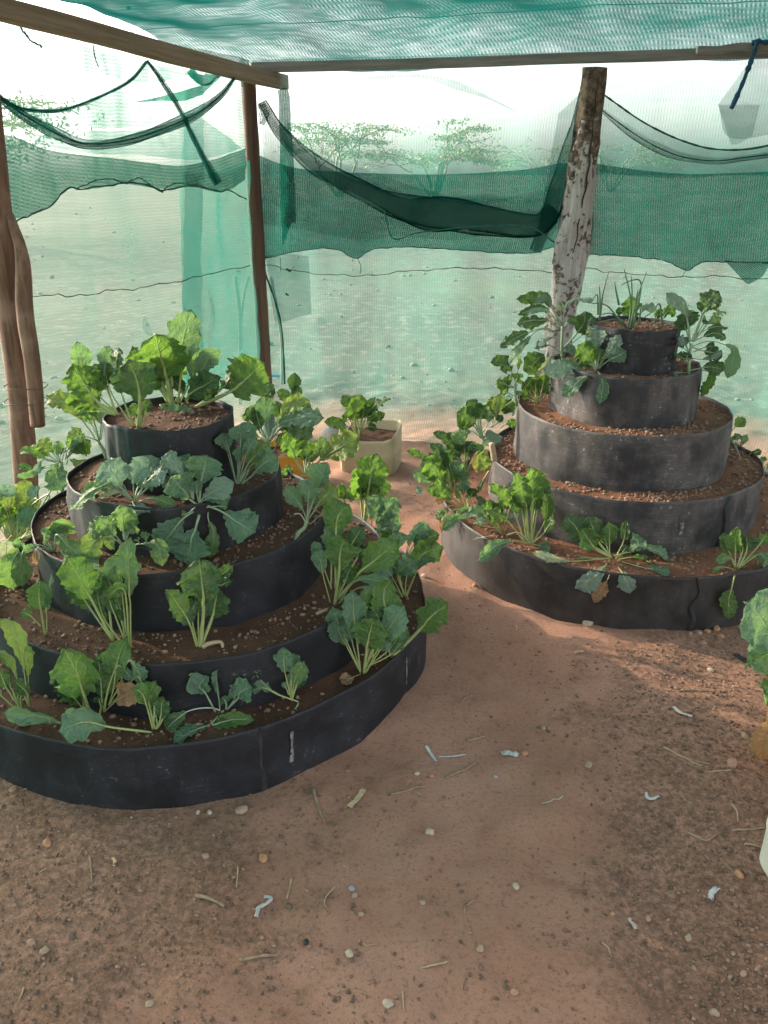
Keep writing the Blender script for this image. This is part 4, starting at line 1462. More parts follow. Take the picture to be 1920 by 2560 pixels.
plant('collard_plant', 'large pale blue-green collard draping over the front of the left planter second tier', KA, 'C', (1000, 495), (PL, 1), [
    ([(960, 440), (885, 270), (810, 190), (715, 125)], 160, 'g', 1, -1),
    ([(1000, 480), (1015, 330), (1035, 230), (1060, 110)], 235, 'k', 1, -2, 0.1),
    ([(1000, 490), (935, 440), (880, 370), (800, 270)], 210, 'k', 1, 3, -0.2),
    ([(1010, 470), (1030, 430), (1130, 370), (1245, 315)], 150, 'g', 1, 4),
    ([(1000, 470), (985, 400), (985, 300)], 80, 'k', 1, 1),
    ([(1050, 480), (1180, 535), (1270, 600), (1420, 690)], 230, 'k', 1, 7),
    ([(1070, 510), (1068, 590), (1110, 690), (1075, 885)], 100, 'l', 1, 5),
    ([(990, 510), (890, 575), (820, 650), (725, 800)], 210, 'k', 1, 7),
    ([(1010, 520), (975, 650), (940, 760), (900, 930)], 285, 'k', 1, 9),
    ([(980, 490), (920, 540), (870, 555)], 60, 'l', 1, 4),
    ([(1040, 500), (1150, 490), (1210, 500)], 60, 'l', 1, 5),
], 'k', GL, stem=[(1005, 470, 0.01)])
# ---- left planter, third tier
plant('collard_plant', 'yellow-tinged collard on the left planter third tier in front of the double post', KA, 'B', (640, 790), (PL, 2), [
    ([(690, 440), (760, 370), (940, 255)], 190, 'b', 1, -6),
    ([(600, 450), (540, 380), (400, 240)], 150, 'y', 1, -2),
    ([(640, 470), (690, 320), (835, 125)], 150, 'y', 1, -4),
    ([(680, 450), (710, 340), (875, 180)], 65, 'k', 1, -1),
    ([(620, 460), (600, 380), (600, 260)], 110, 'l', 1, 0),
    ([(640, 480), (480, 445), (300, 365), (165, 365)], 100, 'b', 1, 0),
    ([(600, 490), (440, 460), (380, 600)], 90, 'g', 1, 3),
    ([(600, 500), (480, 520), (300, 600), (165, 650)], 90, 'k', 1, 2),
    ([(600, 500), (360, 560), (260, 520), (170, 545)], 80, 'd', 1, -2),
    ([(640, 480), (600, 490), (590, 600), (640, 770)], 240, 'k', 1, 6),
    ([(690, 500), (720, 450), (850, 520), (965, 635)], 130, 'y', 1, 3),
], 'k', GL, stem=[(645, 600, 0), (640, 480, 0)])
plant('kale_plant', 'light green frilly kale in front of the left planter second tier', KA, 'C', (455, 965), (PL, 2), [
    ([(450, 740), (440, 680), (440, 590), (420, 480)], 200, 'l', 1, -1),
    ([(430, 770), (385, 710), (300, 620), (235, 570)], 130, 'l', 1, 2),
    ([(430, 780), (360, 720), (270, 660), (150, 690)], 130, 'l', 1, 3),
    ([(430, 775), (340, 720), (240, 740), (160, 865)], 150, 'y', 1, 6),
    ([(440, 770), (380, 740), (310, 790)], 90, 'y', 1, 4),
    ([(460, 750), (480, 690), (530, 640)], 90, 'l', 1, 1),
    ([(500, 775), (590, 770), (690, 780), (730, 940)], 110, 'l', 1, 6),
    ([(590, 772), (610, 740), (600, 690)], 60, 'l', 1, 5),
    ([(560, 772), (550, 750), (545, 735)], 40, 'l', 1, 5),
], 'k', GL, stem=[(450, 870, 0.01), (440, 770, 0.02)])
plant('kale_plant', 'wavy lobed kale drooping at the left of the left planter third tier', KA, 'B', (560, 1400), (PL, 2), [
    ([(560, 1400), (480, 1260), (500, 1180)], 120, 'k', 1, 0),
    ([(570, 1390), (590, 1220), (720, 1350), (890, 1500), (1030, 1590)], 330, 'l', 1, 5),
    ([(560, 1400), (470, 1290), (600, 1140), (780, 1130)], 110, 'l', 1, -3),
    ([(540, 1400), (420, 1340), (300, 1370), (250, 1420)], 70, 'k', 1, 2),
    ([(560, 1400), (400, 1370), (370, 1450), (380, 1550)], 60, 'x', 1, 5),
    ([(560, 1400), (500, 1290), (620, 1180)], 110, 'l', 1, -1),
], 'k', GL)
plant('collard_plant', 'young collard with white bent root, right edge of the left planter third tier', KA, 'E', (212, 828), (PL, 2), [
    ([(310, 640), (400, 380), (430, 300), (490, 125)], 210, 'k', 1, -4),
    ([(310, 650), (275, 550), (190, 430), (105, 350)], 145, 'k', 1, 1),
    ([(320, 640), (400, 530), (480, 430), (590, 355)], 150, 'y', 1, 0, 0.5),
    ([(312, 640), (322, 490), (330, 390), (330, 280)], 180, 'k', 1, 2),
    ([(340, 680), (420, 610), (530, 545)], 80, 'x', 1, 3),
    ([(300, 660), (250, 590), (190, 590)], 14, 'p', 1, 2, 0, 'w'),
], 'k', GL, stem=[(235, 760, 0), (290, 710, 0), (312, 645, 0)])
plant('collard_plant', 'big glossy collard at the back right of the left planter with broad arching leaf', KA, 'D', (300, 1010), ('Y', 2.75), [
    ([(300, 830), (220, 720), (150, 490)], 140, 'd', 1, -4),
    ([(330, 820), (420, 600), (520, 470), (720, 400)], 170, 'y', 1, -5),
    ([(300, 840), (290, 650), (270, 500), (250, 365)], 170, 'k', 1, -1),
    ([(310, 840), (400, 680), (560, 610), (870, 590)], 270, 'k', 1, 3, 0.35),
    ([(330, 820), (440, 690), (560, 720), (760, 800)], 190, 'l', 1, 0),
    ([(300, 850), (200, 800), (120, 790)], 90, 'y', 1, 1),
    ([(300, 860), (180, 640), (60, 500)], 170, 'l', 1, -5),
    ([(340, 960), (370, 900), (440, 750)], 50, 'c', 1, 2),
], 'k', GL, stem=[(300, 840, 0)])
plant('collard_plant', 'broad-leaved collard behind the young white-rooted one on the left planter', KA, 'D', (690, 1215), ('Y', 2.80), [
    ([(660, 1170), (580, 1030), (540, 920), (430, 760)], 220, 'c', 1, -2),
    ([(680, 1180), (685, 1010), (700, 820)], 150, 'c', 1, -3),
    ([(690, 1170), (770, 1030), (880, 790)], 130, 'l', 1, -4),
    ([(690, 1190), (820, 1050), (970, 950), (1235, 790)], 300, 'y', 1, 2, 0.1),
    ([(690, 1200), (560, 1250), (430, 1130)], 110, 'l', 1, 1),
    ([(700, 1200), (620, 1210), (560, 1250)], 120, 'd', 1, 3),
], 'k', GL)
# ---- left planter, fourth tier
plant('chard_plant', 'small two-leaved chard at the left of the left planter fourth tier', CH, 'F', (420, 915), (PL, 3), [
    ([(370, 830), (290, 745), (195, 690)], 90, 'd', 1, 2),
    ([(432, 905), (432, 700), (455, 500), (490, 330)], 130, 'k', 1, -1, 0.5),
    ([(415, 915), (378, 690), (360, 580), (365, 400)], 200, 'd', 1, 2),
], 'c', GL)
plant('chard_plant', 'tall chard at the front of the left planter fourth tier with folded pale leaf', CH, 'F', (1190, 1045), (PL, 3), [
    ([(1180, 1000), (1110, 430), (1060, 260), (970, 400)], 130, 'l', 1, -2),
    ([(1120, 980), (950, 740), (880, 450)], 120, 'd', 1, -1),
    ([(1150, 1000), (1150, 800), (1140, 620)], 110, 'd', 1, -2),
    ([(1040, 965), (850, 600), (740, 400), (615, 190)], 270, 'c', 1, 1, -0.1),
    ([(1160, 990), (1060, 730), (1010, 570), (1100, 480)], 150, 'd', 1, 2),
    ([(1190, 1020), (1160, 560), (1100, 480), (960, 600)], 110, 'c', 1, 4),
    ([(1205, 1050), (1200, 570), (1190, 330), (1165, 40)], 215, 'l', 1, 3, 0.35),
], 'c', GL)
plant('chard_plant', 'dark green chard standing alone in the front middle of the left planter fourth tier', CH, 'G', (660, 862), (PL, 3), [
    ([(690, 500), (770, 300), (850, 250), (935, 185)], 95, 'd', 1, -3),
    ([(655, 850), (650, 610), (660, 430)], 90, 'd', 1, -2),
    ([(640, 860), (585, 680), (520, 560), (395, 375)], 180, 'd', 1, 2),
    ([(668, 862), (697, 500), (685, 350), (655, 145)], 310, 'd', 1, 3),
    ([(650, 850), (600, 640), (620, 460)], 50, 'd', 1, 0),
], 'c', GL)
plant('chard_plant', 'bushy upright chard at the right of the left planter fourth tier', CH, 'E', (540, 1405), (PL, 3), [
    ([(530, 1260), (520, 950), (500, 690)], 120, 'k', 1, -4),
    ([(570, 1250), (570, 800), (590, 610), (690, 500)], 240, 'c', 1, -5),
    ([(640, 1200), (700, 900), (800, 700)], 170, 'd', 1, -4),
    ([(520, 1380), (455, 1130), (430, 1000), (365, 915)], 110, 'k', 1, 1),
    ([(575, 1350), (640, 1220), (700, 1060)], 130, 'd', 1, 0),
    ([(590, 1340), (780, 1120), (900, 1020), (1125, 815)], 240, 'c', 1, 0, 0.1),
    ([(560, 1395), (600, 1090), (605, 960), (640, 795)], 290, 'c', 1, 3),
    ([(590, 1390), (720, 1210), (850, 1170), (1100, 1230)], 90, 'k', 1, 3),
    ([(525, 1250), (530, 1120), (530, 1000)], 20, 'c', 1, 1),
], 'c', GL)
# ---- left planter, fifth tier
plant('chard_plant', 'chard at the far left of the left planter lowest tier with a yellow-blotched leaf', CH, 'F', (225, 1590), (PL, 4), [
    ([(190, 1590), (60, 1400), (-10, 1230)], 120, 'd', 1, 0),
    ([(270, 1570), (250, 1450), (130, 1330)], 120, 'd', 1, 2),
    ([(200, 1590), (190, 1490), (240, 1380)], 100, 'd', 1, 0),
    ([(260, 1560), (215, 1200), (150, 930), (0, 760)], 140, 'y', 1, 3),
    ([(130, 1580), (20, 1480), (-60, 1420)], 60, 'c', 1, 1),
], 'c', GL)
plant('chard_plant', 'broad spoon-leaved chard at the front left of the left planter lowest tier', CH, 'F', (850, 1675), (PL, 4), [
    ([(1180, 1560), (1260, 1420), (1370, 1385)], 110, 'd', 1, 1),
    ([(920, 1640), (930, 1560), (900, 1480)], 130, 'd', 1, 0),
    ([(960, 1620), (980, 1490), (1050, 1240), (1110, 960)], 235, 'c', 1, 0, 0.1),
    ([(1000, 1560), (1100, 1380), (1190, 1150), (1330, 1350)], 120, 'k', 2, 1),
    ([(840, 1680), (785, 1500), (700, 1240), (600, 1060)], 345, 'c', 1, 3),
    ([(820, 1640), (740, 1560), (600, 1400)], 160, 'd', 1, 1),
    ([(965, 1620), (1050, 1540), (1250, 1400)], 190, 'x', 1, 4, 0, 'x'),
    ([(790, 1740), (590, 1730), (380, 1665), (20, 1630)], 160, 'k', 1, 4, 0.5),
], 'c', GL)
plant('chard_plant', 'small chard whose big leaf lies over the front rim of the left planter', CH, 'F', (1430, 1800), (PL, 4), [
    ([(1410, 1780), (1350, 1560), (1300, 1440), (1210, 1420)], 130, 'c', 1, 2),
    ([(1430, 1780), (1385, 1600), (1370, 1480), (1420, 1350)], 150, 'c', 1, 1),
    ([(1440, 1780), (1480, 1680), (1500, 1480)], 130, 'd', 1, 2),
    ([(1400, 1810), (1000, 1760), (790, 1715), (515, 1800)], 300, 'k', 1, 6, 0.25),
], 'c', GL)
plant('collard_plant', 'low collard with cupped leaves spilling over the front rim of the left planter', KA, 'G', (815, 1400), (PL, 4), [
    ([(830, 1390), (820, 1280), (800, 1120), (815, 1035)], 65, 'k', 1, 0),
    ([(890, 1370), (980, 1280), (1000, 1230), (1090, 1180)], 180, 'k', 1, 2),
    ([(800, 1410), (710, 1240), (660, 1180), (700, 1100)], 200, 'k', 1, 2),
    ([(830, 1380), (740, 1358), (560, 1390), (370, 1540)], 120, 'l', 2, 4, 0, 'w'),
    ([(860, 1380), (760, 1500), (930, 1455), (1100, 1450)], 120, 'c', 1, 6),
    ([(810, 1410), (740, 1500), (600, 1550), (430, 1640)], 150, 'k', 1, 8),
    ([(880, 1370), (880, 1320), (850, 1270)], 80, 'd', 1, 1),
], 'k', GL)
plant('chard_seedling', 'spindly leaning seedling at the right of the left planter lowest tier', CH, 'G', (1485, 1330), (PL, 4), [
    ([(1480, 1310), (1290, 1235), (1210, 1180), (1110, 1060)], 100, 'k', 1, 1),
    ([(1470, 1305), (1310, 1250), (1200, 1195), (1090, 1215)], 60, 'k', 2, 2),
    ([(1400, 1250), (1380, 1200), (1350, 1150)], 50, 'k', 1, 0),
    ([(1420, 1290), (1370, 1070), (1360, 990), (1350, 855)], 145, 'k', 1, 1),
    ([(1425, 1300), (1440, 1170), (1470, 1080), (1525, 970)], 110, 'l', 1, 2),
    ([(1480, 1320), (1460, 1360), (1440, 1370)], 20, 'c', 1, 2),
], 'c', GL)
plant('chard_plant', 'bushy chard crowding the right rim of the left planter lowest tier', CH, 'E', (810, 2025), (PL, 4), [
    ([(830, 1960), (1000, 1560), (1000, 1300), (1090, 1190)], 250, 'c', 1, -4),
    ([(850, 1900), (960, 1620), (900, 1400)], 150, 'd', 1, -2),
    ([(840, 1900), (840, 1530), (820, 1380), (860, 1250)], 100, 'l', 1, -2),
    ([(850, 1950), (1060, 1780), (1170, 1560)], 150, 'k', 1, -1),
    ([(790, 2000), (750, 1650), (730, 1500), (720, 1290)], 200, 'k', 1, 1),
    ([(840, 2000), (950, 1780), (1020, 1640), (1175, 1430)], 200, 'k', 1, 2),
    ([(820, 2010), (845, 1800), (870, 1680), (905, 1520)], 260, 'c', 1, 4),
    ([(830, 2010), (960, 1810), (1030, 1710)], 120, 'k', 1, 3),
    ([(790, 2020), (740, 2035), (690, 2060), (615, 2045)], 85, 'x', 1, 3, 0, 'x'),
], 'c', GL)
plant('chard_plant', 'single broad chard leaf leaning out over the path from the left planter', CH, 'E', (1060, 1875), (PL, 4), [
    ([(1070, 1860), (1300, 1640), (1400, 1530), (1560, 1370)], 320, 'c', 1, 0, 0.1),
    ([(1060, 1870), (1140, 1720), (1190, 1620)], 110, 'k', 1, -2),
    ([(1050, 1860), (1050, 1760), (1090, 1690)], 80, 'd', 1, -1),
], 'c', GL)
plant('chard_plant', 'curly-leaved chard at the right end of the left planter lowest tier', CH, 'E', (1180, 1340), (PL, 4), [
    ([(1190, 1000), (1240, 840), (1320, 740), (1425, 730)], 130, 'k', 1, -4),
    ([(1200, 1000), (1320, 880), (1400, 800), (1495, 770)], 120, 'b', 1, -3),
    ([(1120, 1100), (1130, 900), (1120, 750)], 140, 'k', 1, -3),
    ([(1190, 1330), (1290, 1090), (1340, 950), (1530, 880)], 200, 'b', 1, 0),
    ([(1200, 1330), (1290, 1090), (1330, 1030), (1465, 985)], 110, 'k', 1, 1),
    ([(1165, 1330), (1070, 1150), (1010, 1080), (925, 1040)], 150, 'k', 1, 2),
    ([(1180, 1310), (1120, 1140), (1170, 1070), (1285, 1010)], 170, 'k', 1, 4),
    ([(1170, 1310), (1110, 1060), (1040, 950)], 120, 'k', 1, 1),
    ([(1185, 1320), (1200, 1150), (1250, 1030)], 120, 'c', 1, 0),
], 'c', GL)
plant('chard_plant', 'bright upright chard leaf standing tallest at the right side of the left planter', CH, 'E', (800, 730), (PL, 4), [
    ([(820, 700), (850, 430), (880, 260), (925, 60)], 260, 'b', 1, 0),
    ([(810, 700), (800, 420), (760, 310)], 90, 'd', 1, -4),
    ([(830, 700), (900, 430), (970, 330)], 60, 'k', 1, -3),
    ([(780, 720), (640, 460), (700, 370)], 200, 'c', 1, -3),
], 'c', GL)
plant('chard_plant', 'dark crinkled chard clump just right of the bright upright leaf', CH, 'E', (910, 960), (PL, 4), [
    ([(880, 900), (890, 650), (910, 540), (960, 420)], 150, 'k', 1, -3),
    ([(930, 900), (950, 680), (1010, 580), (1110, 440)], 170, 'k', 1, -2),
    ([(960, 900), (960, 740), (1050, 680), (1160, 690)], 170, 'k', 1, 1),
    ([(870, 930), (810, 800), (790, 680)], 170, 'd', 1, 1),
    ([(900, 940), (870, 820), (850, 690)], 150, 'k', 1, 3),
    ([(960, 930), (1000, 850), (1060, 770)], 120, 'c', 1, 3),
    ([(880, 940), (770, 900), (690, 840)], 120, 'd', 1, 2),
    ([(900, 940), (920, 880), (940, 860)], 70, 'k', 1, 4),
], 'k', GL)
# ---- left planter, left flank
plant('collard_plant', 'ragged yellow-green collard cut off by the left edge beside the left planter', KA, 'B', (120, 1330), ('Y', 2.62), [
    ([(180, 1250), (190, 950), (240, 800), (330, 670)], 150, 'y', 1, -2),
    ([(150, 1250), (100, 1000), (60, 850), (-30, 760)], 170, 'y', 1, -1),
    ([(140, 1250), (60, 1000), (-20, 920)], 220, 'l', 1, -2),
    ([(260, 1250), (520, 830), (380, 880), (200, 980)], 180, 'b', 2, -4),
    ([(240, 1200), (530, 770), (430, 740), (280, 830)], 110, 'g', 2, 0),
    ([(300, 1200), (540, 760), (620, 860), (690, 985)], 80, 'k', 2, 1),
    ([(150, 1250), (30, 860), (-20, 790), (160, 760)], 120, 'g', 1, 0),
    ([(140, 1270), (90, 1130), (30, 1040), (-40, 960)], 180, 'c', 1, 1),
    ([(160, 1280), (230, 1180), (260, 1080), (370, 960)], 190, 'k', 1, 3),
    ([(200, 1290), (330, 1190), (430, 1090)], 110, 'k', 1, 3),
    ([(200, 1290), (400, 1180), (560, 1110)], 100, 'c', 1, 2),
], 'c', GL)
plant('collard_plant', 'grey-green collard with drooping lobed leaf at the left edge of the left planter', KA, 'F', (130, 715), ('Y', 2.25), [
    ([(120, 700), (50, 550), (-30, 500)], 120, 'k', 1, 0),
    ([(90, 600), (60, 200), (60, 110), (60, 40)], 170, 'p', 1, -2),
    ([(110, 650), (180, 170), (110, 260), (120, 500)], 260, 'l', 1, 4),
    ([(120, 650), (210, 160), (190, 280), (220, 480)], 140, 'l', 1, 6),
    ([(110, 650), (150, 130), (220, 60)], 110, 'k', 1, -2),
], 'k', GL)
plant('collard_plant', 'yellow-green collard heap behind the drooping one at the left edge of the left planter', KA, 'B', (40, 1290), ('Y', 2.85), [
    ([(60, 1250), (120, 1000), (220, 880), (360, 800)], 200, 'b', 1, 0),
    ([(60, 1250), (60, 1020), (20, 900), (-20, 780)], 200, 'y', 1, 0),
    ([(60, 1250), (160, 1060), (300, 980), (440, 960)], 190, 'b', 1, 0),
    ([(60, 1250), (140, 950), (180, 800), (210, 690)], 170, 'y', 1, -2),
    ([(60, 1260), (220, 1150), (330, 1120), (470, 1150)], 160, 'c', 1, 1),
    ([(60, 1250), (20, 1100), (-60, 1020)], 200, 'l', 1, 1),
    ([(70, 1270), (110, 1180), (180, 1080)], 190, 'l', 1, 2),
    ([(60, 1260), (120, 1220), (150, 1240), (160, 1340)], 110, 'y', 1, 3),
], 'c', GL)
plant('kale_plant', 'limp grey-green kale hanging in the gap between third and fourth tiers at far left', KA, 'F', (60, 640), ('Y', 2.3), [
    ([(60, 640), (20, 420), (30, 330), (60, 200)], 210, 'k', 1, 0),
    ([(60, 640), (120, 480), (180, 430), (250, 520)], 150, 'k', 1, 1),
    ([(60, 640), (0, 560), (-60, 560)], 130, 'l', 1, 1),
    ([(60, 640), (90, 420), (150, 280), (240, 210)], 170, 'k', 1, -2),
], 'k', GL)
# ---- right planter
plant('kale_plant', 'tall branching kale in front of the bark post on the right planter', KA, 'I', (880, 940), (PR, 1), [
    ([(850, 560), (740, 370), (640, 270), (375, 290)], 120, 'd', 1, 0, 0.6),
    ([(850, 560), (750, 360), (680, 280), (560, 300)], 90, 'g', 1, 2),
    ([(860, 560), (880, 400), (960, 290), (1180, 300)], 120, 'g', 1, 1, 0.5),
    ([(810, 600), (740, 430), (620, 395), (475, 420)], 60, 'g', 1, 1),
    ([(810, 600), (720, 510), (600, 500), (385, 510)], 140, 'd', 1, 0),
    ([(810, 640), (680, 580), (520, 620), (370, 690), (205, 790)], 130, 'd', 2, 1),
    ([(800, 640), (650, 590), (540, 650), (430, 790), (300, 985)], 140, 'k', 2, 4),
    ([(800, 720), (760, 680), (680, 700), (580, 750)], 90, 'g', 1, 1),
    ([(850, 520), (840, 420), (825, 310)], 45, 'l', 1, 0),
    ([(870, 600), (900, 530), (1010, 480)], 80, 'd', 1, 0),
    ([(860, 890), (770, 860), (700, 940), (595, 1095)], 85, 'p', 1, 4),
    ([(870, 890), (890, 830), (990, 780)], 120, 'g', 1, 2),
    ([(860, 800), (1000, 640), (1080, 520), (1090, 400)], 200, 'd', 1, -6),
    ([(870, 800), (1050, 660), (1110, 560)], 90, 'y', 1, -4),
    ([(850, 850), (720, 760), (560, 790)], 70, 'd', 1, -1),
], 'k', GR, stem=[(850, 830, 0), (855, 560, 0)])
plant('collard_plant', 'pale collard with seven spread leaves over the front of the right planter second tier', KA, 'I', (1210, 1040), (PR, 1), [
    ([(1205, 1000), (1200, 820), (1205, 720), (1195, 580)], 175, 'g', 1, -2),
    ([(1200, 1020), (1180, 960), (1110, 860), (1020, 750)], 200, 'c', 1, 0),
    ([(1215, 1000), (1225, 930), (1250, 790)], 100, 'c', 1, 1),
    ([(1230, 990), (1275, 890), (1370, 780), (1455, 645)], 105, 'g', 1, 2),
    ([(1230, 1000), (1320, 925), (1410, 880), (1520, 820)], 150, 'k', 1, 3),
    ([(1190, 1040), (1030, 1030), (870, 1010), (660, 990)], 155, 'g', 1, 3),
    ([(1190, 1045), (1120, 1070), (1000, 1150), (850, 1285)], 140, 'k', 1, 6),
    ([(1210, 1050), (1235, 1040), (1275, 1180), (1240, 1370)], 115, 'k', 1, 6),
], 'k', GR)
plant('chard_plant', 'leafy green plant at the left of the right planter third tier against the ring', CH, 'I', (600, 1365), (PR, 2), [
    ([(600, 1360), (575, 1080), (540, 980), (660, 840)], 190, 'd', 1, -2),
    ([(600, 1360), (650, 1200), (680, 1050)], 130, 'c', 1, -1),
    ([(600, 1350), (560, 1240), (500, 1090)], 120, 'd', 1, 0),
    ([(590, 1350), (575, 1200), (590, 1080)], 120, 'b', 1, 1),
    ([(605, 1365), (500, 1270), (420, 1240)], 100, 'b', 1, 1),
    ([(610, 1360), (670, 1280), (700, 1160)], 90, 'd', 1, 0),
    ([(620, 1365), (600, 1290), (610, 1230)], 40, 'c', 1, 2),
], 'c', GR)
plant('kale_plant', 'kale leaning out at the far left of the right planter third tier', KA, 'I', (388, 1370), (PR, 2), [
    ([(370, 1150), (330, 1040), (240, 930), (105, 940)], 120, 'd', 1, -1),
    ([(370, 1150), (300, 980), (250, 860)], 110, 'd', 1, -2),
    ([(365, 1200), (300, 1180), (180, 1120)], 150, 'b', 1, 1),
    ([(370, 1200), (380, 1120), (390, 1050)], 130, 'c', 1, 1),
    ([(365, 1150), (390, 1030), (420, 880)], 40, 'c', 1, 0),
    ([(380, 1300), (290, 1250), (190, 1210)], 120, 'l', 1, 2),
    ([(390, 1360), (410, 1300), (390, 1230)], 40, 'k', 1, 1),
    ([(370, 1310), (250, 1400), (220, 1430)], 120, 'b', 1, 1),
], 'k', GR, stem=[(365, 1280, 0), (368, 1150, 0)])
plant('collard_plant', 'collard leaves rising behind the right planter top pot', KA, 'J', (200, 1000), ('Y', 3.62), [
    ([(150, 700), (90, 460), (80, 370), (60, 260)], 190, 'c', 1, 0),
    ([(170, 700), (180, 440), (250, 370), (350, 405)], 95, 'g', 1, 0),
    ([(300, 700), (420, 480), (470, 420), (560, 440)], 120, 'c', 1, 0),
    ([(100, 700), (0, 440), (-90, 420)], 90, 'd', 1, 0),
], 'k', GR)
plant('kale_plant', 'ragged kale bush at the right of the right planter second tier', KA, 'J', (700, 1085), (PR, 1), [
    ([(700, 780), (670, 500), (630, 390), (470, 215)], 120, 'g', 1, -2),
    ([(720, 740), (830, 460), (880, 340), (1010, 195)], 210, 'd', 1, -2),
    ([(740, 740), (860, 430), (930, 340), (1025, 300)], 140, 'l', 1, 0),
    ([(700, 740), (690, 590), (660, 400)], 200, 'd', 1, -4),
    ([(740, 700), (860, 620), (980, 580), (1115, 590)], 60, 'd', 1, 0),
    ([(740, 740), (840, 560), (900, 530)], 110, 'd', 1, -2),
    ([(730, 740), (840, 690), (970, 650), (1115, 690)], 120, 'd', 1, 0),
    ([(700, 860), (650, 780), (600, 680)], 120, 'g', 1, 2),
    ([(720, 790), (900, 735), (1060, 770), (1170, 850), (1100, 1140)], 130, 'k', 2, 3),
    ([(730, 800), (840, 840), (940, 860), (1060, 890)], 140, 'd', 1, 2),
    ([(690, 920), (620, 920), (545, 890)], 110, 'k', 1, 3),
    ([(740, 920), (830, 930), (930, 900), (1050, 850)], 90, 'g', 1, 3),
    ([(700, 1050), (830, 1020), (940, 1010), (1080, 1050)], 150, 'd', 1, 2),
    ([(800, 1040), (900, 1060), (930, 1160), (815, 1320)], 130, 'c', 1, -1),
    ([(700, 1000), (660, 920), (700, 860)], 120, 'd', 1, 1),
    ([(690, 1080), (600, 1070), (530, 1090)], 50, 'g', 1, 2),
    ([(740, 850), (860, 800), (990, 790)], 90, 'd', 1, 0),
], 'k', GR, stem=[(690, 980, 0), (715, 760, 0)])
plant('chard_seedling', 'single bright leaf sticking out past the right planter third ring', CH, 'J', (1120, 1720), ('Y', 3.5), [
    ([(1120, 1720), (1180, 1650), (1230, 1600), (1295, 1555)], 100, 'b', 1, 0),
], 'c', GR)
plant('chard_seedling', 'small wilting seedling on the right side of the right planter fourth tier', CH, 'J', (1190, 1900), (PR, 3), [
    ([(1190, 1880), (1160, 1800), (1130, 1760)], 90, 'c', 1, 0),
    ([(1195, 1860), (1220, 1770), (1330, 1780)], 80, 'k', 1, 1),
    ([(1195, 1870), (1190, 1790), (1230, 1720)], 80, 'k', 1, 0),
    ([(1180, 1890), (1140, 1890), (1110, 1950)], 80, 'k', 1, 2),
    ([(1200, 1850), (1230, 1810), (1270, 1840)], 60, 'x', 1, 2),
    ([(1195, 1870), (1220, 1930), (1245, 2010)], 12, 'p', 1, 2, 0, 'w'),
], 'k', GR)
plant('chard_seedling', 'seedling peeping over the back right rim of the right planter fourth ring', CH, 'J', (1480, 2080), ('Y', 3.35), [
    ([(1450, 2050), (1330, 1950), (1400, 1920), (1470, 1900)], 80, 'd', 1, 0),
    ([(1480, 2080), (1480, 2020), (1490, 1960)], 60, 'c', 1, 0),
    ([(1490, 2080), (1520, 2040), (1560, 2060)], 80, 'k', 1, 1),
], 'c', GR)
# ---- right planter, left flank
plant('collard_plant', 'round-leaved collard at the left of the right planter fourth tier', KA, 'H', (790, 610), ('Y', 3.42), [
    ([(860, 450), (910, 360), (920, 240), (955, 105)], 110, 'y', 1, 1),
    ([(740, 470), (720, 350), (690, 260), (610, 170)], 150, 'd', 1, -2),
    ([(770, 520), (750, 380), (760, 300), (720, 215)], 180, 'c', 1, -1),
    ([(780, 500), (830, 400), (830, 270)], 120, 'k', 1, -1),
    ([(870, 450), (930, 400), (975, 320)], 90, 'd', 1, 0),
    ([(760, 560), (700, 410), (630, 350), (505, 310)], 210, 'c', 1, 1),
    ([(760, 560), (660, 490), (560, 530), (450, 600)], 140, 'l', 1, 2),
    ([(1080, 330), (1100, 290), (1040, 230), (960, 180)], 130, 'b', 1, -3),
    ([(940, 470), (1010, 420), (1130, 390)], 90, 'c', 1, -2),
    ([(790, 560), (830, 480), (860, 560), (880, 650)], 190, 'g', 1, 4),
], 'k', GR, stem=[(775, 560, 0), (745, 470, 0)])
plant('chard_plant', 'dark chard behind at the left of the right planter lowest tier', CH, 'H', (595, 945), ('Y', 3.42), [
    ([(560, 900), (440, 640), (350, 540), (265, 490)], 100, 'd', 1, -2),
    ([(580, 930), (540, 760), (490, 660), (390, 580)], 160, 'd', 1, -2),
    ([(590, 930), (590, 720), (570, 590)], 190, 'd', 1, -2),
    ([(600, 930), (620, 720), (680, 590)], 120, 'd', 1, -1),
    ([(600, 940), (690, 760), (740, 680), (610, 650)], 100, 'l', 1, 1),
    ([(560, 930), (530, 800), (480, 720)], 90, 'k', 1, 0),
    ([(600, 930), (650, 800), (700, 700)], 100, 'd', 1, 0),
], 'c', GR)
plant('collard_plant', 'yellowing curled leaf with brown rim hung on the right planter fourth ring', KA, 'H', (840, 960), ('Y', 3.1), [
    ([(880, 800), (840, 690), (780, 760), (770, 920)], 180, 'y', 1, 2),
    ([(860, 830), (740, 700), (690, 780), (720, 940)], 60, 'x', 1, 1),
    ([(840, 900), (790, 980), (730, 1110)], 60, 'd', 1, 2),
], 'c', GR)
plant('chard_plant', 'spreading chard leaning left over the path from the right planter lowest tier', CH, 'H', (430, 1150), ('Y', 3.2), [
    ([(450, 1110), (410, 870), (330, 710), (245, 600)], 130, 'd', 1, -3),
    ([(430, 1100), (190, 790), (100, 740), (-10, 690)], 100, 'b', 1, -3),
    ([(520, 1110), (550, 980), (470, 810)], 160, 'k', 1, -1),
    ([(430, 1130), (370, 1030), (280, 900), (170, 745)], 215, 'c', 1, 1),
    ([(430, 1130), (310, 975), (200, 970), (50, 910)], 120, 'k', 1, 1),
    ([(480, 1160), (485, 1020), (455, 900)], 90, 'b', 1, 2),
    ([(500, 1130), (560, 1020), (570, 900)], 130, 'k', 1, 1),
], 'c', GR)
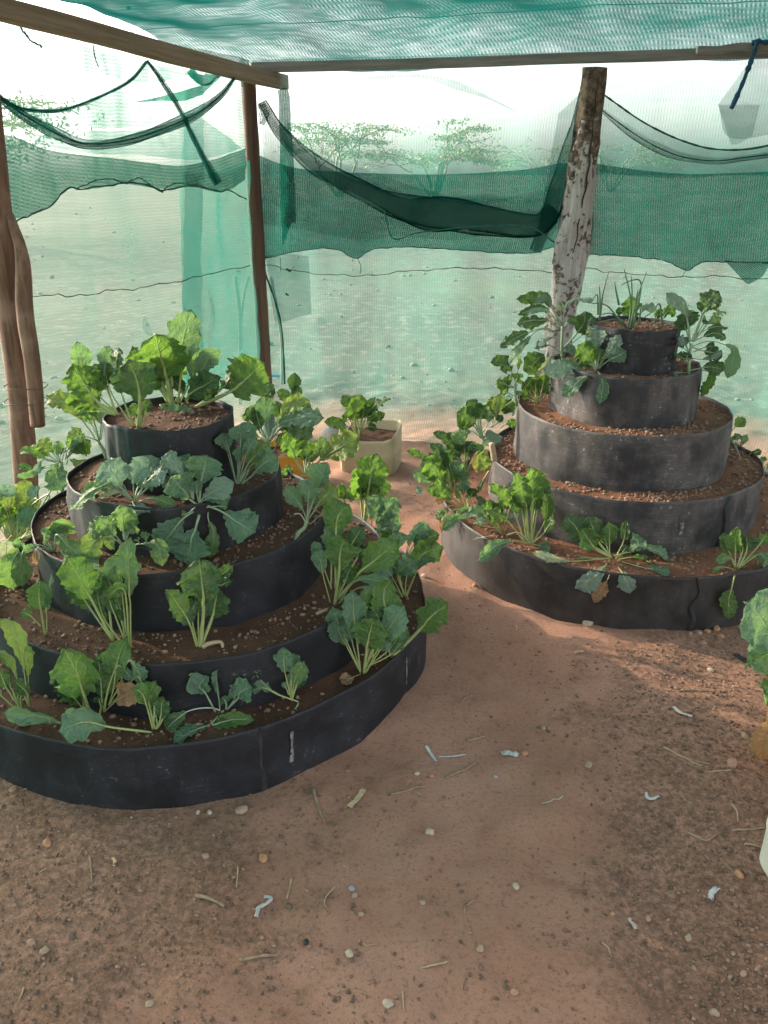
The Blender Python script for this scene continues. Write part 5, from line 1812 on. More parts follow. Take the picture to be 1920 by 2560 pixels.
plant('chard_plant', 'low chard with pale leaf curling down the left rim of the right planter', CH, 'H', (610, 1305), ('Y', 3.12), [
    ([(600, 1300), (260, 1130), (160, 1090), (80, 1110)], 90, 'g', 2, 0),
    ([(600, 1290), (470, 1190), (340, 1110), (180, 1080)], 140, 'c', 1, 1),
    ([(600, 1295), (400, 1215), (280, 1210)], 70, 'x', 1, 1),
    ([(600, 1280), (570, 1150), (590, 990)], 130, 'k', 1, -1),
    ([(620, 1290), (650, 1170), (700, 1080)], 130, 'd', 1, 0),
    ([(600, 1300), (440, 1300), (370, 1340), (300, 1410)], 110, 'l', 1, 4),
    ([(640, 1290), (720, 1260), (780, 1180)], 120, 'k', 1, 1),
    ([(560, 1290), (450, 1260), (380, 1330), (345, 1540)], 70, 'x', 1, 4, 0, 'x'),
    ([(590, 1300), (480, 1310), (420, 1400), (400, 1500)], 60, 'x', 1, 4, 0, 'x'),
    ([(600, 1290), (540, 1200), (500, 1100)], 40, 'c', 1, 1),
], 'c', GR)
plant('chard_plant', 'red-stemmed chard at the left front of the right planter lowest tier', CH, 'H', (980, 1560), (PR, 4), [
    ([(985, 1560), (1020, 1310), (1000, 1230), (970, 1130)], 90, 'd', 1, -2, 0.2, 'r'),
    ([(985, 1550), (1060, 1250), (1040, 1160), (1010, 1070)], 100, 'k', 2, -3),
    ([(980, 1560), (930, 1440), (880, 1330), (845, 1190)], 140, 'b', 1, 0),
    ([(985, 1560), (940, 1400), (930, 1300), (880, 1230)], 100, 'd', 1, 1, 0.3, 'r'),
    ([(970, 1560), (850, 1390), (760, 1330), (600, 1340)], 120, 'k', 1, 1),
    ([(960, 1500), (830, 1480), (610, 1390), (490, 1400), (365, 1520)], 125, 'k', 2, 5, 0.1),
    ([(990, 1560), (1060, 1400), (1150, 1350)], 60, 'k', 1, 0),
    ([(970, 1575), (860, 1575), (660, 1612)], 14, 'p', 1, 4, 0, 'w'),
], 'c', GR)
plant('chard_plant', 'tall bright chard on the front left of the right planter lowest tier', CH, 'H', (1262, 1690), (PR, 4), [
    ([(1230, 1640), (1180, 1300), (1130, 1180), (1100, 1080)], 110, 'c', 1, -2),
    ([(1240, 1640), (1210, 1300), (1150, 1150)], 120, 'd', 1, -1),
    ([(1280, 1660), (1285, 1260), (1300, 1040), (1285, 860)], 250, 'c', 1, -1),
    ([(1280, 1660), (1410, 1440), (1450, 1270), (1440, 1140)], 130, 'b', 1, 0),
    ([(1210, 1640), (1090, 1300), (1010, 1190), (850, 1030)], 150, 'b', 1, 1),
    ([(1250, 1640), (1228, 1290), (1190, 1090), (1145, 910)], 160, 'b', 1, 2),
    ([(1290, 1660), (1340, 1670), (1490, 1700)], 110, 'k', 1, -2),
    ([(1260, 1650), (1090, 1625), (920, 1680), (715, 1835)], 140, 'k', 1, 8),
    ([(1270, 1650), (1150, 1540), (1010, 1570)], 14, 'p', 1, 2, 0, 'w'),
], 'c', GR)
plant('chard_plant', 'rosette chard with radiating leaves at the front of the right planter lowest tier', CH, 'K', (622, 425), (PR, 4), [
    ([(610, 410), (430, 290), (370, 200), (310, 130)], 150, 'd', 1, -4),
    ([(600, 400), (598, 330), (600, 260), (600, 175)], 95, 'c', 1, -2),
    ([(640, 410), (690, 310), (702, 250), (706, 165)], 60, 'd', 1, -2),
    ([(610, 410), (510, 360), (455, 290), (415, 215)], 125, 'c', 1, 0),
    ([(630, 400), (720, 375), (775, 345), (845, 295)], 135, 'k', 1, 1),
    ([(630, 405), (810, 340), (900, 365), (1025, 415)], 90, 'k', 1, 1),
    ([(660, 425), (740, 410), (820, 420), (910, 470)], 55, 'c', 1, 1),
    ([(650, 430), (830, 480), (920, 490), (1015, 515)], 65, 'k', 1, 3),
    ([(600, 415), (350, 437), (210, 415), (85, 375)], 60, 'p', 1, 3),
    ([(600, 420), (480, 415), (370, 412)], 18, 'l', 1, 1),
    ([(610, 490), (585, 560), (550, 620), (490, 708)], 80, 'x', 1, 9, 0, 'x'),
    ([(600, 430), (570, 465), (500, 540), (375, 615)], 120, 'g', 1, 11),
    ([(640, 460), (675, 500), (710, 570), (745, 648)], 115, 'g', 1, 10),
    ([(640, 420), (680, 380), (720, 330)], 60, 'd', 1, 0),
], 'c', GR)
plant('chard_plant', 'sparse chard beside the seam at the right of the right planter, one leaf hanging', CH, 'K', (1445, 490), (PR, 4), [
    ([(1470, 470), (1590, 340), (1650, 255)], 60, 'c', 1, -2),
    ([(1460, 480), (1510, 380), (1520, 260)], 130, 'd', 1, -2),
    ([(1450, 480), (1490, 360), (1480, 260)], 60, 'd', 1, -2),
    ([(1440, 480), (1440, 380), (1440, 300), (1455, 205)], 95, 'c', 1, 0),
    ([(1440, 480), (1425, 425), (1370, 415), (1305, 440)], 60, 'l', 1, 1),
    ([(1455, 490), (1580, 400), (1630, 410), (1655, 480)], 90, 'k', 1, 2),
    ([(1430, 490), (1370, 475), (1330, 480), (1285, 515)], 32, 'l', 1, 2),
    ([(1445, 490), (1415, 620), (1395, 700), (1400, 825)], 105, 'c', 1, 9),
], 'c', GR)
# spring onions
on = empty('spring_onion', onz(1571, 822, PR['z'][0] - .02), 'spring onions with thin bent blades in the right planter top pot', 'spring onion', GR)
oY = on.location[1]
for k, pl_ in enumerate([
        [('I', 1545, 590), ('I', 1565, 300), ('I', 1495, -30)], [('I', 1540, 590), ('I', 1575, 250), ('I', 1565, 30)],
        [('J', 60, 600), ('J', 150, 250), ('J', 240, -10)], [('J', 75, 600), ('J', 160, 300), ('J', 172, 95), ('J', 60, 95), ('J', -30, 140)],
        [('I', 1245, 440), ('I', 1275, 220), ('I', 1335, -10)], [('I', 1240, 500), ('I', 1245, 330), ('I', 1238, 150)],
        [('I', 1225, 440), ('I', 1222, 320), ('I', 1215, 235), ('I', 1170, 275)],
        [('J', 405, 615), ('J', 395, 420), ('J', 370, 335), ('J', 300, 420), ('J', 205, 490)], [('J', 162, 560), ('J', 170, 450), ('J', 178, 375)],
        [('I', 1500, 590), ('I', 1420, 470), ('I', 1310, 345), ('I', 1150, 320)], [('I', 1510, 600), ('I', 1420, 500), ('I', 1330, 500), ('I', 1240, 525)],
        [('I', 1440, 340), ('I', 1415, 220), ('I', 1395, 100)], [('J', 330, 560), ('J', 350, 640), ('J', 395, 590), ('J', 345, 550)],
        [('I', 1530, 600), ('I', 1480, 520), ('I', 1360, 430), ('I', 1260, 440)], [('J', 90, 600), ('J', 120, 480), ('J', 130, 300), ('J', 150, 180)]]):
    q = []
    for i, (c_, x, y) in enumerate(pl_):
        ox, oy, s = CROPS[c_]
        q.append(at(ox + x / s, oy + y / s, oY + 0.03 * math.sin(k * 2.1) - 0.01 * i))
    C, _ = catmull(q, 26)
    MB().tube(C, np.linspace(.0052, .0020, 26), 6).build('blade', STALK['o'], on)

# ------------------------------------------------------------------ cut jerrycans used as pots
M_YEL = plain('yellow_plastic', (0.52, 0.24, 0.03), (0.62, 0.32, 0.05), 8, 0.45, 0.15)
M_CREAM = plain('cream_plastic', (0.46, 0.37, 0.24), (0.56, 0.47, 0.33), 7, 0.5, 0.2)
M_WHITE = plain('white_plastic', (0.58, 0.55, 0.46), (0.70, 0.68, 0.60), 7, 0.5, 0.2)


def jerrycan(label, base, w, dpt, h, rot, mat, soilh, cut=0.03, notch=None, parent_mats=None):
    root = empty('cut_jerrycan', base, label, 'jerrycan pot', 'cut plastic jerrycans used as pots')
    n = 48
    th = np.linspace(0, 2 * np.pi, n + 1)
    e = 9.0
    cx_ = np.sign(np.cos(th)) * np.abs(np.cos(th)) ** (2 / e) * w / 2
    cy_ = np.sign(np.sin(th)) * np.abs(np.sin(th)) ** (2 / e) * dpt / 2
    top = h + cut * np.sin(th * 1.0 + 0.8) + 0.004 * np.sin(9 * th)
    if notch is not None:
        top = top - 0.05 * np.exp(-((th - notch) / 0.12) ** 2)
    c, s = math.cos(rot), math.sin(rot)
    rows = []
    for f, k in ((0, .90), (.03, .97), (.08, 1.0), (.45, 1.0), (.50, 1.02), (.53, 1.02), (.58, 1.0), (.9, 1.0), (1, 1.0), (1, .985), (.5, .98), (.2, .97)):
        x, y = cx_ * k, cy_ * k
        rows.append(np.stack([base[0] + x * c - y * s, base[1] + x * s + y * c, base[2] + top * f], 1))
    MB().grid(np.array(rows)[::-1]).build('body', mat, root)
    rows = []
    for f in np.linspace(0, 1, 10):
        x, y = cx_ * .972 * f, cy_ * .972 * f
        X, Y = base[0] + x * c - y * s, base[1] + x * s + y * c
        rows.append(np.stack([X, Y, base[2] + soilh + 0.008 * fbm(X * 25, Y * 25, seed=5)], 1))
    MB().grid(np.array(rows)[::-1]).build('soil', M_SOIL_L, root)
    return root


j1 = onz(928, 1190, 0)
j1 = np.array([j1[0], j1[1] + 0.13, 0.0])
jerrycan('cream cut jerrycan pot standing near the net between the planters', j1, 0.315, 0.24, 0.225, -0.22, M_CREAM, 0.20, 0.035, 3.9)
plant('chard_plant', 'bright chard growing in the cream cut jerrycan by the net', CH, 'D', (1225, 810), ('Y', j1[1] - 0.02), [
    ([(1200, 760), (1140, 520), (1075, 360)], 110, 'd', 1, -2),
    ([(1205, 770), (1192, 640), (1200, 520), (1255, 360)], 250, 'b', 1, 0),
    ([(1240, 780), (1270, 600), (1300, 450)], 160, 'c', 1, -1),
    ([(1260, 780), (1300, 610), (1400, 480), (1560, 395)], 130, 'd', 1, 0, 0.5),
    ([(1270, 740), (1320, 690), (1420, 710)], 90, 'd', 1, 3),
    ([(1225, 800), (1100, 725), (1000, 650), (870, 640)], 115, 'd', 1, 2),
    ([(1200, 760), (1130, 600), (1090, 540)], 110, 'b', 1, 1),
], 'c', 'greens in jerrycan pots')
j2 = onz(722, 1222, 0)
j2 = np.array([j2[0], j2[1] + 0.12, 0.0])
jerrycan('orange-yellow cut jerrycan pot hidden behind the collards near the corner', j2, 0.20, 0.18, 0.20, 0.3, M_YEL, 0.17)
plant('chard_plant', 'dark chard growing in the orange-yellow jerrycan by the corner post', CH, 'D', (480, 860), ('Y', j2[1] - 0.02), [
    ([(480, 800), (540, 330), (555, 250), (570, 130)], 130, 'd', 1, 0),
    ([(490, 800), (550, 400), (590, 330), (640, 290)], 100, 'd', 1, 1),
    ([(470, 800), (450, 430), (490, 310)], 130, 'c', 1, 0),
    ([(460, 800), (340, 400), (300, 310), (370, 330)], 100, 'd', 1, 0),
    ([(480, 800), (570, 430), (600, 340)], 110, 'd', 1, 2),
    ([(460, 820), (410, 600), (370, 430)], 130, 'd', 1, 1),
], 'c', 'greens in jerrycan pots')
j3 = onz(1995, 1955, 0)
jerrycan('yellow cut jerrycan pot barely showing at the right edge', np.array([j3[0] + 0.068, j3[1] + .09, 0]), 0.19, 0.19, 0.22, 0.1, M_YEL, 0.17)
j4 = onz(2010, 2330, 0)
jerrycan('white cut jerrycan pot at the lower right edge', np.array([j4[0] + 0.090, j4[1] + .10, 0]), 0.22, 0.22, 0.26, 0.05, M_WHITE, 0.2)
plant('collard_plant', 'big collard leaf leaning in from the yellow jerrycan at the right edge', KA, 'P', (1985, 1770), ('Y', j3[1] + .05), [
    ([(1985, 1770), (1970, 1640), (1925, 1570), (1866, 1505)], 130, 'k', 1, 0, 0.1),
    ([(1985, 1770), (1960, 1700), (1930, 1675), (1888, 1655)], 70, 'l', 1, 2),
    ([(1985, 1770), (1960, 1740), (1930, 1720), (1905, 1715)], 50, 'b', 1, 2),
    ([(1985, 1780), (1940, 1800), (1915, 1850), (1895, 1905)], 60, 'x', 1, 5, 0, 'x'),
    ([(1985, 1770), (2020, 1620), (2040, 1500)], 120, 'k', 1, 0),
], 'k', 'greens in jerrycan pots')

# ------------------------------------------------------------------ loose things on the floor
GND = {'7': (0, 1920, 1.728), '8': (960, 1920, 1.728), '6': (960, 1280, 1.728), '5': (0, 1280, 1.728)}


def gpt(c_, x, y, dz=0.0):
    ox, oy, s = GND[c_]
    p = onz(ox + x / s, oy + y / s, 0)
    p[2] = float(ground_z(p[0], p[1])) + dz
    return p


PEB = {
    'orange': plain('pebble_orange', (0.30, 0.145, 0.075), (0.38, 0.21, 0.12), 60, 0.75),
    'pink': plain('pebble_pink', (0.26, 0.15, 0.11), (0.35, 0.22, 0.165), 60, 0.8),
    'tan': plain('pebble_tan', (0.24, 0.165, 0.115), (0.34, 0.25, 0.18), 60, 0.8),
    'pale': plain('pebble_pale', (0.32, 0.25, 0.19), (0.42, 0.35, 0.28), 60, 0.8),
    'grey': plain('pebble_grey', (0.20, 0.20, 0.21), (0.30, 0.30, 0.31), 60, 0.8),
    'dark': plain('pebble_dark', (0.09, 0.065, 0.05), (0.15, 0.11, 0.085), 60, 0.85),
    'black': plain('pebble_black', (0.012, 0.013, 0.016), (0.03, 0.03, 0.035), 60, 0.5),
}
STONES = [
    ('7', 205, 335, 58, 'orange', 'long rounded orange pebble at the lower left below the left planter'),
    ('7', 60, 105, 46, 'pink', 'pinkish pebble close to the left planter foot at the left edge'),
    ('7', 138, 765, 46, 'pink', 'round pinkish pebble beside a pointed tan one near the lower left edge'),
    ('7', 195, 800, 50, 'tan', 'pointed tan pebble next to the round pinkish one at lower left'),
    ('7', 1137, 390, 56, 'orange', 'upright orange-tan stone in the open floor below the left planter'),
    ('7', 890, 388, 44, 'pink', 'flat reddish stone half buried below the left planter'),
    ('7', 650, 1015, 50, 'tan', 'flat tan stone near the bottom edge'),
    ('7', 1510, 795, 48, 'pale', 'pale lumpy stone near the bottom centre'),
    ('7', 1520, 520, 38, 'grey', 'grey pebble touching a tan one in the middle floor'),
    ('7', 1533, 548, 34, 'tan', 'tan pebble touching the grey one in the middle floor'),
    ('7', 1322, 757, 32, 'black', 'small black plastic-like chunk on the lower floor'),
    ('7', 1045, 185, 66, 'tan', 'flat brown stone slab against the left planter foot'),
    ('7', 855, 185, 32, 'pale', 'left one of two pale stones at the left planter foot'),
    ('7', 905, 187, 30, 'pale', 'right one of two pale stones at the left planter foot'),
    ('7', 310, 735, 36, 'dark', 'dark pebble half buried at lower left'),
    ('7', 1245, 585, 38, 'dark', 'long dark pebble beside the white plastic wrapper'),
    ('7', 1560, 625, 32, 'tan', 'dull tan pebble below the grey and tan pair'),
    ('8', 198, 278, 50, 'pale', 'flat pale stone right of the middle floor'),
    ('8', 205, 35, 30, 'orange', 'small round orange pebble near the white strips'),
    ('8', 143, 30, 30, 'pale', 'small round pale pebble left of the small orange one'),
    ('8', 482, 30, 28, 'grey', 'small pale grey pebble below the white paper scrap'),
    ('8', 570, 515, 40, 'pale', 'pale pink angular pebble in the right half of the floor'),
    ('8', 1316, 725, 48, 'tan', 'oblong tan pebble at lower right before the dark gravel'),
    ('8', 415, 795, 42, 'tan', 'light brown pebble above the stick near the bottom right'),
    ('8', 562, 985, 46, 'pink', 'pinkish stone beside a dark pebble at the bottom'),
    ('8', 523, 960, 30, 'dark', 'dark pebble beside the pinkish stone at the bottom'),
    ('8', 165, 578, 36, 'tan', 'brown pebble left of the pale pink angular one'),
    ('8', 1535, 468, 52, 'orange', 'red-orange stone lying in the dark gravel at the right'),
    ('8', 1425, 1070, 50, 'tan', 'tan stone in the gravel at the bottom right corner'),
    ('8', 1550, 905, 42, 'pink', 'pinkish stone in the gravel at the right above the corner'),
    ('8', 15, 1020, 56, 'pale', 'tall pale tan stone at the bottom middle'),
    ('8', 1140, 652, 38, 'pink', 'pinkish flat stone before the gravel strip'),
    ('8', 985, 640, 28, 'orange', 'small orange pebble left of the pinkish flat stone'),
    ('6', 880, 488, 52, 'pale', 'pale lumpy rock at the front foot of the right planter'),
    ('6', 925, 487, 20, 'pale', 'tiny pale pebble right of the pale lumpy rock'),
    ('6', 1435, 510, 46, 'orange', 'upper half of the big orange stone pair at the right planter foot'),
    ('6', 1452, 545, 42, 'orange', 'lower tilted stone of the orange pair at the right planter foot'),
    ('6', 1395, 522, 36, 'orange', 'reddish stone left of the big orange pair'),
    ('6', 1358, 532, 32, 'tan', 'brown stone second in the row left of the orange pair'),
    ('6', 1320, 536, 24, 'pink', 'small pink stone leftmost in the row at the right planter foot'),
    ('6', 1376, 572, 38, 'pink', 'flat stone just in front of the stone row at the right planter'),
    ('6', 1555, 507, 30, 'pink', 'pink pebble at the right planter foot near the right edge'),
    ('6', 390, 315, 28, 'orange', 'orange pebble at the left foot of the right planter'),
    ('6', 175, 272, 40, 'pale', 'flat pale stone on the path between the two planters'),
    ('6', 1410, 682, 30, 'pale', 'flat pale pebble left of the black strip'),
    ('6', 1557, 977, 42, 'tan', 'flat tan pebble at the top of the dark gravel'),
    ('6', 1500, 1115, 70, 'pink', 'large crusty pinkish rock in the dark gravel'),
    ('6', 880, 1105, 44, 'tan', 'flat tan chip right below the white paper scrap'),
    ('6', 608, 1037, 38, 'orange', 'orange-brown pebble touching the white paper scrap'),
    ('6', 690, 925, 30, 'tan', 'cluster pebble in the middle of the path, largest of three'),
    ('6', 668, 922, 22, 'dark', 'darker pebble left in the cluster of three on the path'),
    ('6', 712, 928, 20, 'pink', 'smallest pebble right in the cluster of three on the path'),
]
for k, (c_, x, y, sz, col, lbl) in enumerate(STONES):
    s = GND[c_][2]
    p = gpt(c_, x, y)
    rad = 0.86 * sz / s / 2 * pxm(p)
    r = np.random.default_rng(300 + k)
    V = ICO3[0].copy()
    V = V * (1 + 0.22 * fbm(V[:, 0] * 1.3 + k, V[:, 1] * 1.3, V[:, 2] * 1.3, seed=k))[:, None]
    a = r.uniform(0, 3.14)
    V = V * [1.0, r.uniform(.62, .85), r.uniform(.5, .75)] * rad
    V = np.stack([V[:, 0] * math.cos(a) - V[:, 1] * math.sin(a), V[:, 0] * math.sin(a) + V[:, 1] * math.cos(a), V[:, 2]], 1)
    o = MB().add(V + p + [0, 0, rad * 0.22], ICO3[1]).build('pebble', PEB[col], origin=p)
    tag(o, lbl, 'stone', 'stones on the dirt floor')

M_TWIG = plain('twig_bark', (0.17, 0.12, 0.08), (0.28, 0.21, 0.14), 60, 0.9, 0.6)
M_STRAW = plain('dry_straw', (0.26, 0.18, 0.11), (0.38, 0.28, 0.18), 60, 0.8)
TWIGS = [
    ('7', [(1352, 98), (1372, 165), (1400, 232)], 12, 'd', 'dark knobbly twig standing out below the left planter seam'),
    ('7', [(1030, 438), (1027, 480), (1022, 525)], 8, 's', 'short upright-looking straw in the lower floor'),
    ('7', [(392, 400), (397, 450), (400, 506)], 9, 'd', 'straight twig beside pale chips at lower left'),
    ('7', [(150, 480), (175, 465), (202, 448)], 6, 's', 'short slanting straw at the lower left edge'),
    ('7', [(1258, 465), (1250, 510), (1238, 552)], 8, 's', 'short straw right above the long dark pebble'),
    ('7', [(1033, 832), (1120, 818), (1206, 812)], 14, 'd', 'thick twig lying level near the bottom centre'),
    ('7', [(1180, 836), (1215, 822), (1242, 810)], 7, 'd', 'thin twig crossing the end of the thick bottom twig'),
    ('7', [(845, 562), (910, 580), (970, 606)], 16, 'd', 'flat half-buried bark strip on the lower floor'),
    ('7', [(1450, 512), (1410, 560), (1402, 596), (1412, 612)], 7, 's', 'curved pale stalk with a knob end'),
    ('7', [(1478, 425), (1503, 440), (1490, 472)], 6, 's', 'hooked straw left of the grey pebble'),
    ('7', [(1550, 735), (1585, 752), (1630, 748)], 6, 's', 'wavy straw above the pale lumpy stone'),
    ('7', [(105, 955), (95, 985), (82, 1010)], 8, 's', 'short straw at the very lower left'),
    ('6', [(268, 1152), (340, 1110), (405, 1068)], 10, 'd', 'slanting twig below the white strips'),
    ('6', [(30, 1226), (100, 1205), (180, 1186)], 11, 'd', 'dark twig longest of the pair left of the path centre'),
    ('6', [(140, 1210), (165, 1222), (186, 1234)], 8, 'd', 'stub twig shortest of the pair left of the path centre'),
    ('6', [(358, 972), (400, 968), (436, 961)], 10, 'd', 'reddish twig above the white strips'),
    ('6', [(1206, 1020), (1300, 1072), (1405, 1105)], 9, 's', 'long pale forked stick at the right'),
    ('6', [(1260, 1052), (1330, 1090), (1400, 1118)], 7, 's', 'thin second prong under the long pale stick'),
    ('6', [(1282, 781), (1350, 778), (1430, 786)], 8, 'd', 'level dark twig at the upper right of the floor'),
    ('6', [(1395, 1140), (1450, 1142), (1502, 1148)], 8, 's', 'level straw left of the crusty rock'),
    ('6', [(1495, 1282), (1520, 1310), (1527, 1348)], 9, 's', 'bent pale straw in the gravel at the right'),
    ('6', [(332, 812), (355, 800), (382, 788)], 8, 'd', 'short dark twig near the right end of the left planter'),
    ('6', [(818, 622), (840, 618), (860, 617)], 14, 's', 'pale wood chip in front of the right planter'),
    ('6', [(570, 478), (577, 492), (572, 506)], 5, 's', 'tiny curled straw on the path'),
    ('8', [(1310, 286), (1390, 316), (1432, 294)], 7, 's', 'bent pale stalk at the edge of the gravel'),
    ('8', [(1505, 276), (1580, 273), (1642, 271)], 9, 's', 'level straw touching the white jerrycan, upper of two'),
    ('8', [(1555, 332), (1600, 346), (1642, 362)], 8, 's', 'slanting straw touching the white jerrycan, lower of two'),
    ('8', [(162, 856), (220, 848), (276, 838)], 10, 's', 'pale split stick near the bottom centre right'),
    ('8', [(78, 958), (84, 1005), (86, 1050)], 6, 's', 'thin curved straw at the bottom beside the tall stone'),
    ('8', [(350, 905), (343, 928), (338, 952)], 8, 'd', 'stubby dark twig near the bottom'),
    ('8', [(1460, 410), (1500, 446), (1532, 482)], 7, 'd', 'thin dark twig leaning on the red-orange stone'),
    ('8', [(940, 770), (965, 795), (980, 830)], 7, 's', 'curved straw in the lower right'),
    ('8', [(383, 585), (352, 612), (346, 645)], 5, 's', 'hooked straw left of the light brown pebble'),
]
for k, (c_, pts_, wd, m_, lbl) in enumerate(TWIGS):
    q = [gpt(c_, x, y) for x, y in pts_]
    rad = wd / GND[c_][2] / 2 * pxm(q[0])
    C, _ = catmull(q, 16)
    C[:, 2] = ground_z(C[:, 0], C[:, 1]) + rad * 0.75 + 0.002 * vnoise(np.arange(16) * .4, np.full(16, k * 1.3))
    R = rad * np.linspace(1.1, 0.75, 16) * (1 + 0.2 * vnoise(np.arange(16) * .9, np.full(16, k * 2.3)))
    o = MB().tube(C, R, 7).build('twig', M_TWIG if m_ == 'd' else M_STRAW, origin=q[0])
    tag(o, lbl, 'twig', 'twigs and straws on the dirt floor')

M_PAPER = plain('white_scrap', (0.34, 0.34, 0.33), (0.46, 0.46, 0.45), 30, 0.6, 0.3)
M_BLACKP = plain('black_scrap', (0.010, 0.011, 0.013), (0.025, 0.026, 0.028), 50, 0.4, 0.4)
M_WOODC = plain('wood_chip', (0.40, 0.28, 0.16), (0.52, 0.39, 0.25), 60, 0.85, 0.5)


def scrap(name, lbl, cat, c_, pts_, wd, mat, lift=0.004, seed=0, crumple=0.5):
    q = [gpt(c_, x, y) for x, y in pts_]
    hw = 0.66 * wd / GND[c_][2] / 2 * pxm(q[0])
    n = 22
    C, _ = catmull(q, n)
    T = np.gradient(C[:, :2], axis=0)
    T /= np.linalg.norm(T, axis=1)[:, None]
    S = np.stack([-T[:, 1], T[:, 0], 0 * T[:, 0]], 1)
    rows = []
    for u in np.linspace(-1, 1, 7):
        P = C + S * (u * hw * (1 + 0.35 * vnoise(np.arange(n) * .5, np.full(n, u * 1.5), seed=seed)))[:, None]
        P[:, 2] = ground_z(P[:, 0], P[:, 1]) + lift + crumple * hw * (0.6 + fbm(np.arange(n) * .35, np.full(n, u * 1.4), seed=seed + 1)) * 0.6
        rows.append(P)
    o = MB().grid(np.array(rows)).build(name, mat, origin=q[0])
    sm = o.modifiers.new('thickness', 'SOLIDIFY')
    sm.thickness = 0.0008
    return tag(o, lbl, cat, 'litter on the dirt floor')


scrap('paper_scrap', 'crumpled white paper scrap on the path', 'litter', '6', [(508, 1040), (545, 1038), (580, 1048)], 46, M_PAPER, 0.003, 1, 0.5)
scrap('plastic_strip', 'white strip, broader of the pair near the left planter', 'litter', '6', [(182, 1008), (204, 1038), (226, 1068)], 20, M_PAPER, 0.003, 2, 0.3)
scrap('plastic_strip', 'white thin strip, narrower of the pair near the left planter', 'litter', '6', [(238, 1046), (300, 1042), (354, 1036)], 11, M_PAPER, 0.003, 3, 0.3)
scrap('plastic_curl', 'curled white plastic peel at the right of the floor', 'litter', '6', [(1130, 1218), (1140, 1240), (1165, 1244), (1188, 1236)], 18, M_PAPER, 0.004, 4, 0.8)
scrap('string', 'squiggly white string on the middle floor', 'litter', '6', [(683, 1268), (715, 1262), (735, 1248), (752, 1252), (772, 1238)], 7, M_PAPER, 0.003, 5, 0.4)
scrap('plastic_wrapper', 'twisted translucent white wrapper below the left planter', 'litter', '7', [(1105, 645), (1120, 600), (1155, 575), (1170, 552), (1140, 552)], 26, M_PAPER, 0.003, 6, 0.7)
scrap('fluff', 'small pale grey fluff in the dark gravel', 'litter', '8', [(1408, 570), (1415, 545), (1440, 525)], 34, plain('grey_fluff', (0.38, 0.39, 0.42), (0.5, 0.51, 0.54), 80, 0.9), 0.004, 7, 0.9)
scrap('plastic_film', 'dull translucent film bit left of the gravel', 'litter', '8', [(1055, 660), (1070, 680), (1090, 702)], 26, plain('dull_film', (0.34, 0.29, 0.24), (0.42, 0.37, 0.31), 60, 0.6), 0.003, 8, 0.5)
scrap('dry_leaf', 'pale dry leaf skeleton right of the path', 'litter', '6', [(1248, 860), (1280, 885), (1330, 895)], 26, plain('dry_leaf', (0.42, 0.37, 0.31), (0.54, 0.50, 0.44), 60, 0.8), 0.003, 9, 0.6)
scrap('wood_chip', 'splintered pale wood chip near the left planter foot', 'litter', '7', [(1508, 172), (1540, 140), (1572, 92)], 40, M_WOODC, 0.004, 10, 0.3)
scrap('rubber_strip', 'black rubber strip end at the right edge below the right planter', 'litter', '6', [(1512, 625), (1560, 650), (1640, 690)], 32, M_BLACKP, 0.006, 11, 0.5)
scrap('bone_chip', 'white chip at lower left beside the straight twig', 'litter', '7', [(490, 398), (498, 415), (495, 434)], 18, M_WOODC, 0.003, 12, 0.3)

# odds and ends
q = np.array([at(1237, 1152, 3.02), at(1233, 1130, 3.02), at(1229, 1108, 3.02)])
tag(MB().tube(catmull(q, 8)[0], 0.0115, 10).build('wooden_peg', M_STRAW, origin=q[0]), 'short tan wooden peg standing at the left rim of the right planter fourth ring', 'peg')
q = np.array([onz(680 + 395 / 3.568, 1120 + 1490 / 3.568, 0.347), onz(680 + 492 / 3.568, 1120 + 1450 / 3.568, 0.347)])
tag(MB().tube(catmull(q, 10)[0] + [0, 0, .004], 0.005, 7).build('twig', M_STRAW, origin=q[0]), 'short pale stick lying on the left planter fourth tier', 'twig')
q = onz(300 + 745 / 3.318, 1360 + 862 / 3.318, 0.345)
tag(MB().tube(catmull(np.array([q + [-.02, 0, .003], q + [0, .004, .012], q + [.03, .008, .014], q + [.036, .0, .0]]), 14)[0], np.linspace(.008, .004, 14), 8).build('root_stub', STALK['x'], origin=q), 'knobbly pale root stub beside the lone dark chard on the left planter', 'root')
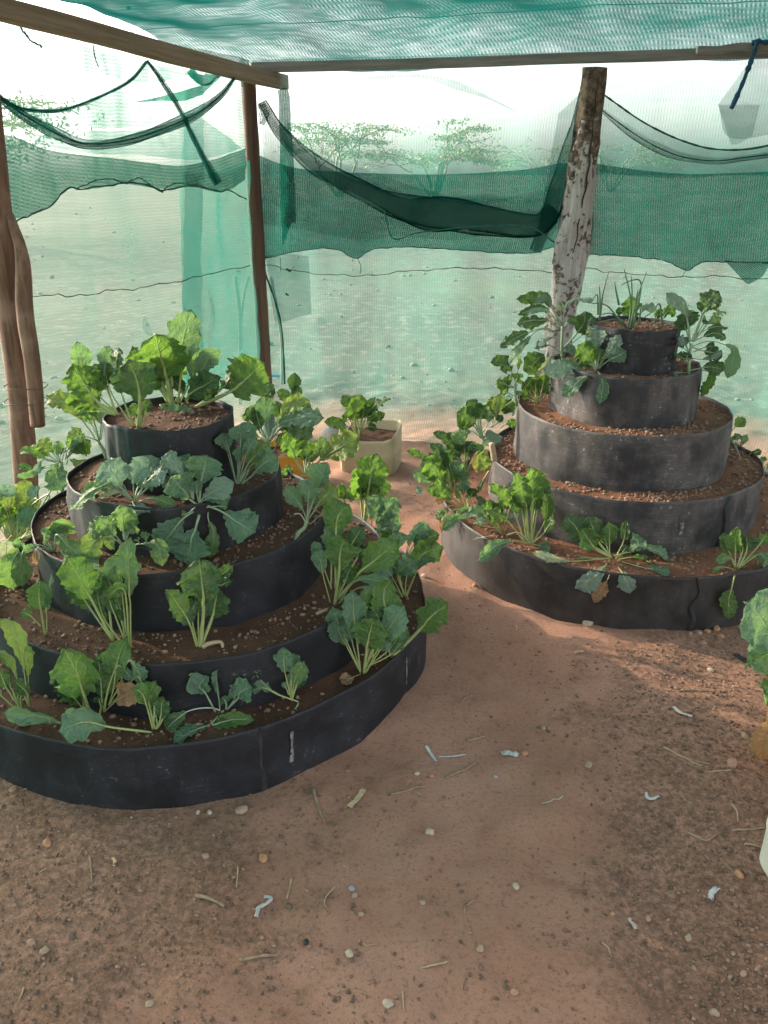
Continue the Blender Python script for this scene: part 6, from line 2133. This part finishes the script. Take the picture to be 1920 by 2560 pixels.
q = at(845, 1105, 4.78)  # smooth greyish sack-like thing, built as a lumpy blob
V = ICO3[0] * (1 + 0.12 * fbm(ICO3[0][:, 0] * 1.5, ICO3[0][:, 1] * 1.5, ICO3[0][:, 2] * 1.5, seed=3))[:, None] * [.10, .07, .075]
tag(MB().add(V + [q[0], q[1], .05], ICO3[1]).build('stone', PEB['grey'], origin=[q[0], q[1], 0]), 'rounded grey lump by the net behind the cream jerrycan', 'stone')
q = np.array([at(676, 938, 5.6), at(706, 940, 5.6)])
tag(MB().tube(catmull(q, 6)[0], 0.012, 10).build('pipe', plain('blue_pipe', (0.03, 0.16, 0.36), (0.05, 0.2, 0.42), 10, 0.5), origin=q[0]), 'short length of blue pipe outside the net beside the corner post', 'pipe')
fold_obj('tiny teal net rag sticking up behind the left planter top pot', [('net_rag', band('b', '', 'left', [(355, 792), (358, 790), (362, 794)], [(356, 822), (366, 838), (378, 842)], 0.09, NET_FOLD, 8, 8, seed=50), NET_FOLD)], 'net scrap')

# fine gravel and dark crumbs over the floor
r = np.random.default_rng(41)
n = 58000
Yg = 0.55 + 4.2 * r.random(n) ** 1.5
Xg = (r.random(n) * 2 - 1) * (0.55 * Yg + 0.45)
lm = litter_mask(Xg, Yg)
keep = (r.random(n) < 0.05 + 0.95 * lm ** 1.3) & (field_mask(Xg, Yg) < 0.3)
for cfg in (PL, PR):
    keep &= np.hypot(Xg - cfg['cx'][4], Yg - cfg['cy'][4]) > cfg['r'][4] + 0.004
Xg, Yg, lm = Xg[keep], Yg[keep], lm[keep]
Rg = 0.0013 + 0.0045 * r.random(len(Xg)) ** 3 + 0.002 * lm * r.random(len(Xg)) * (Xg > 0.5)
mg = pebbles(np.stack([Xg, Yg, ground_z(Xg, Yg) + Rg * 0.3], 1), Rg, 43, 0.75)
# most crumbs dark, a few pale
mg.build('gravel', M_GRAVEL)['kind'] = 'stuff'
print('triangles', sum(len(p.vertices) - 2 for o in bpy.data.objects if o.type == 'MESH' for p in o.data.polygons))
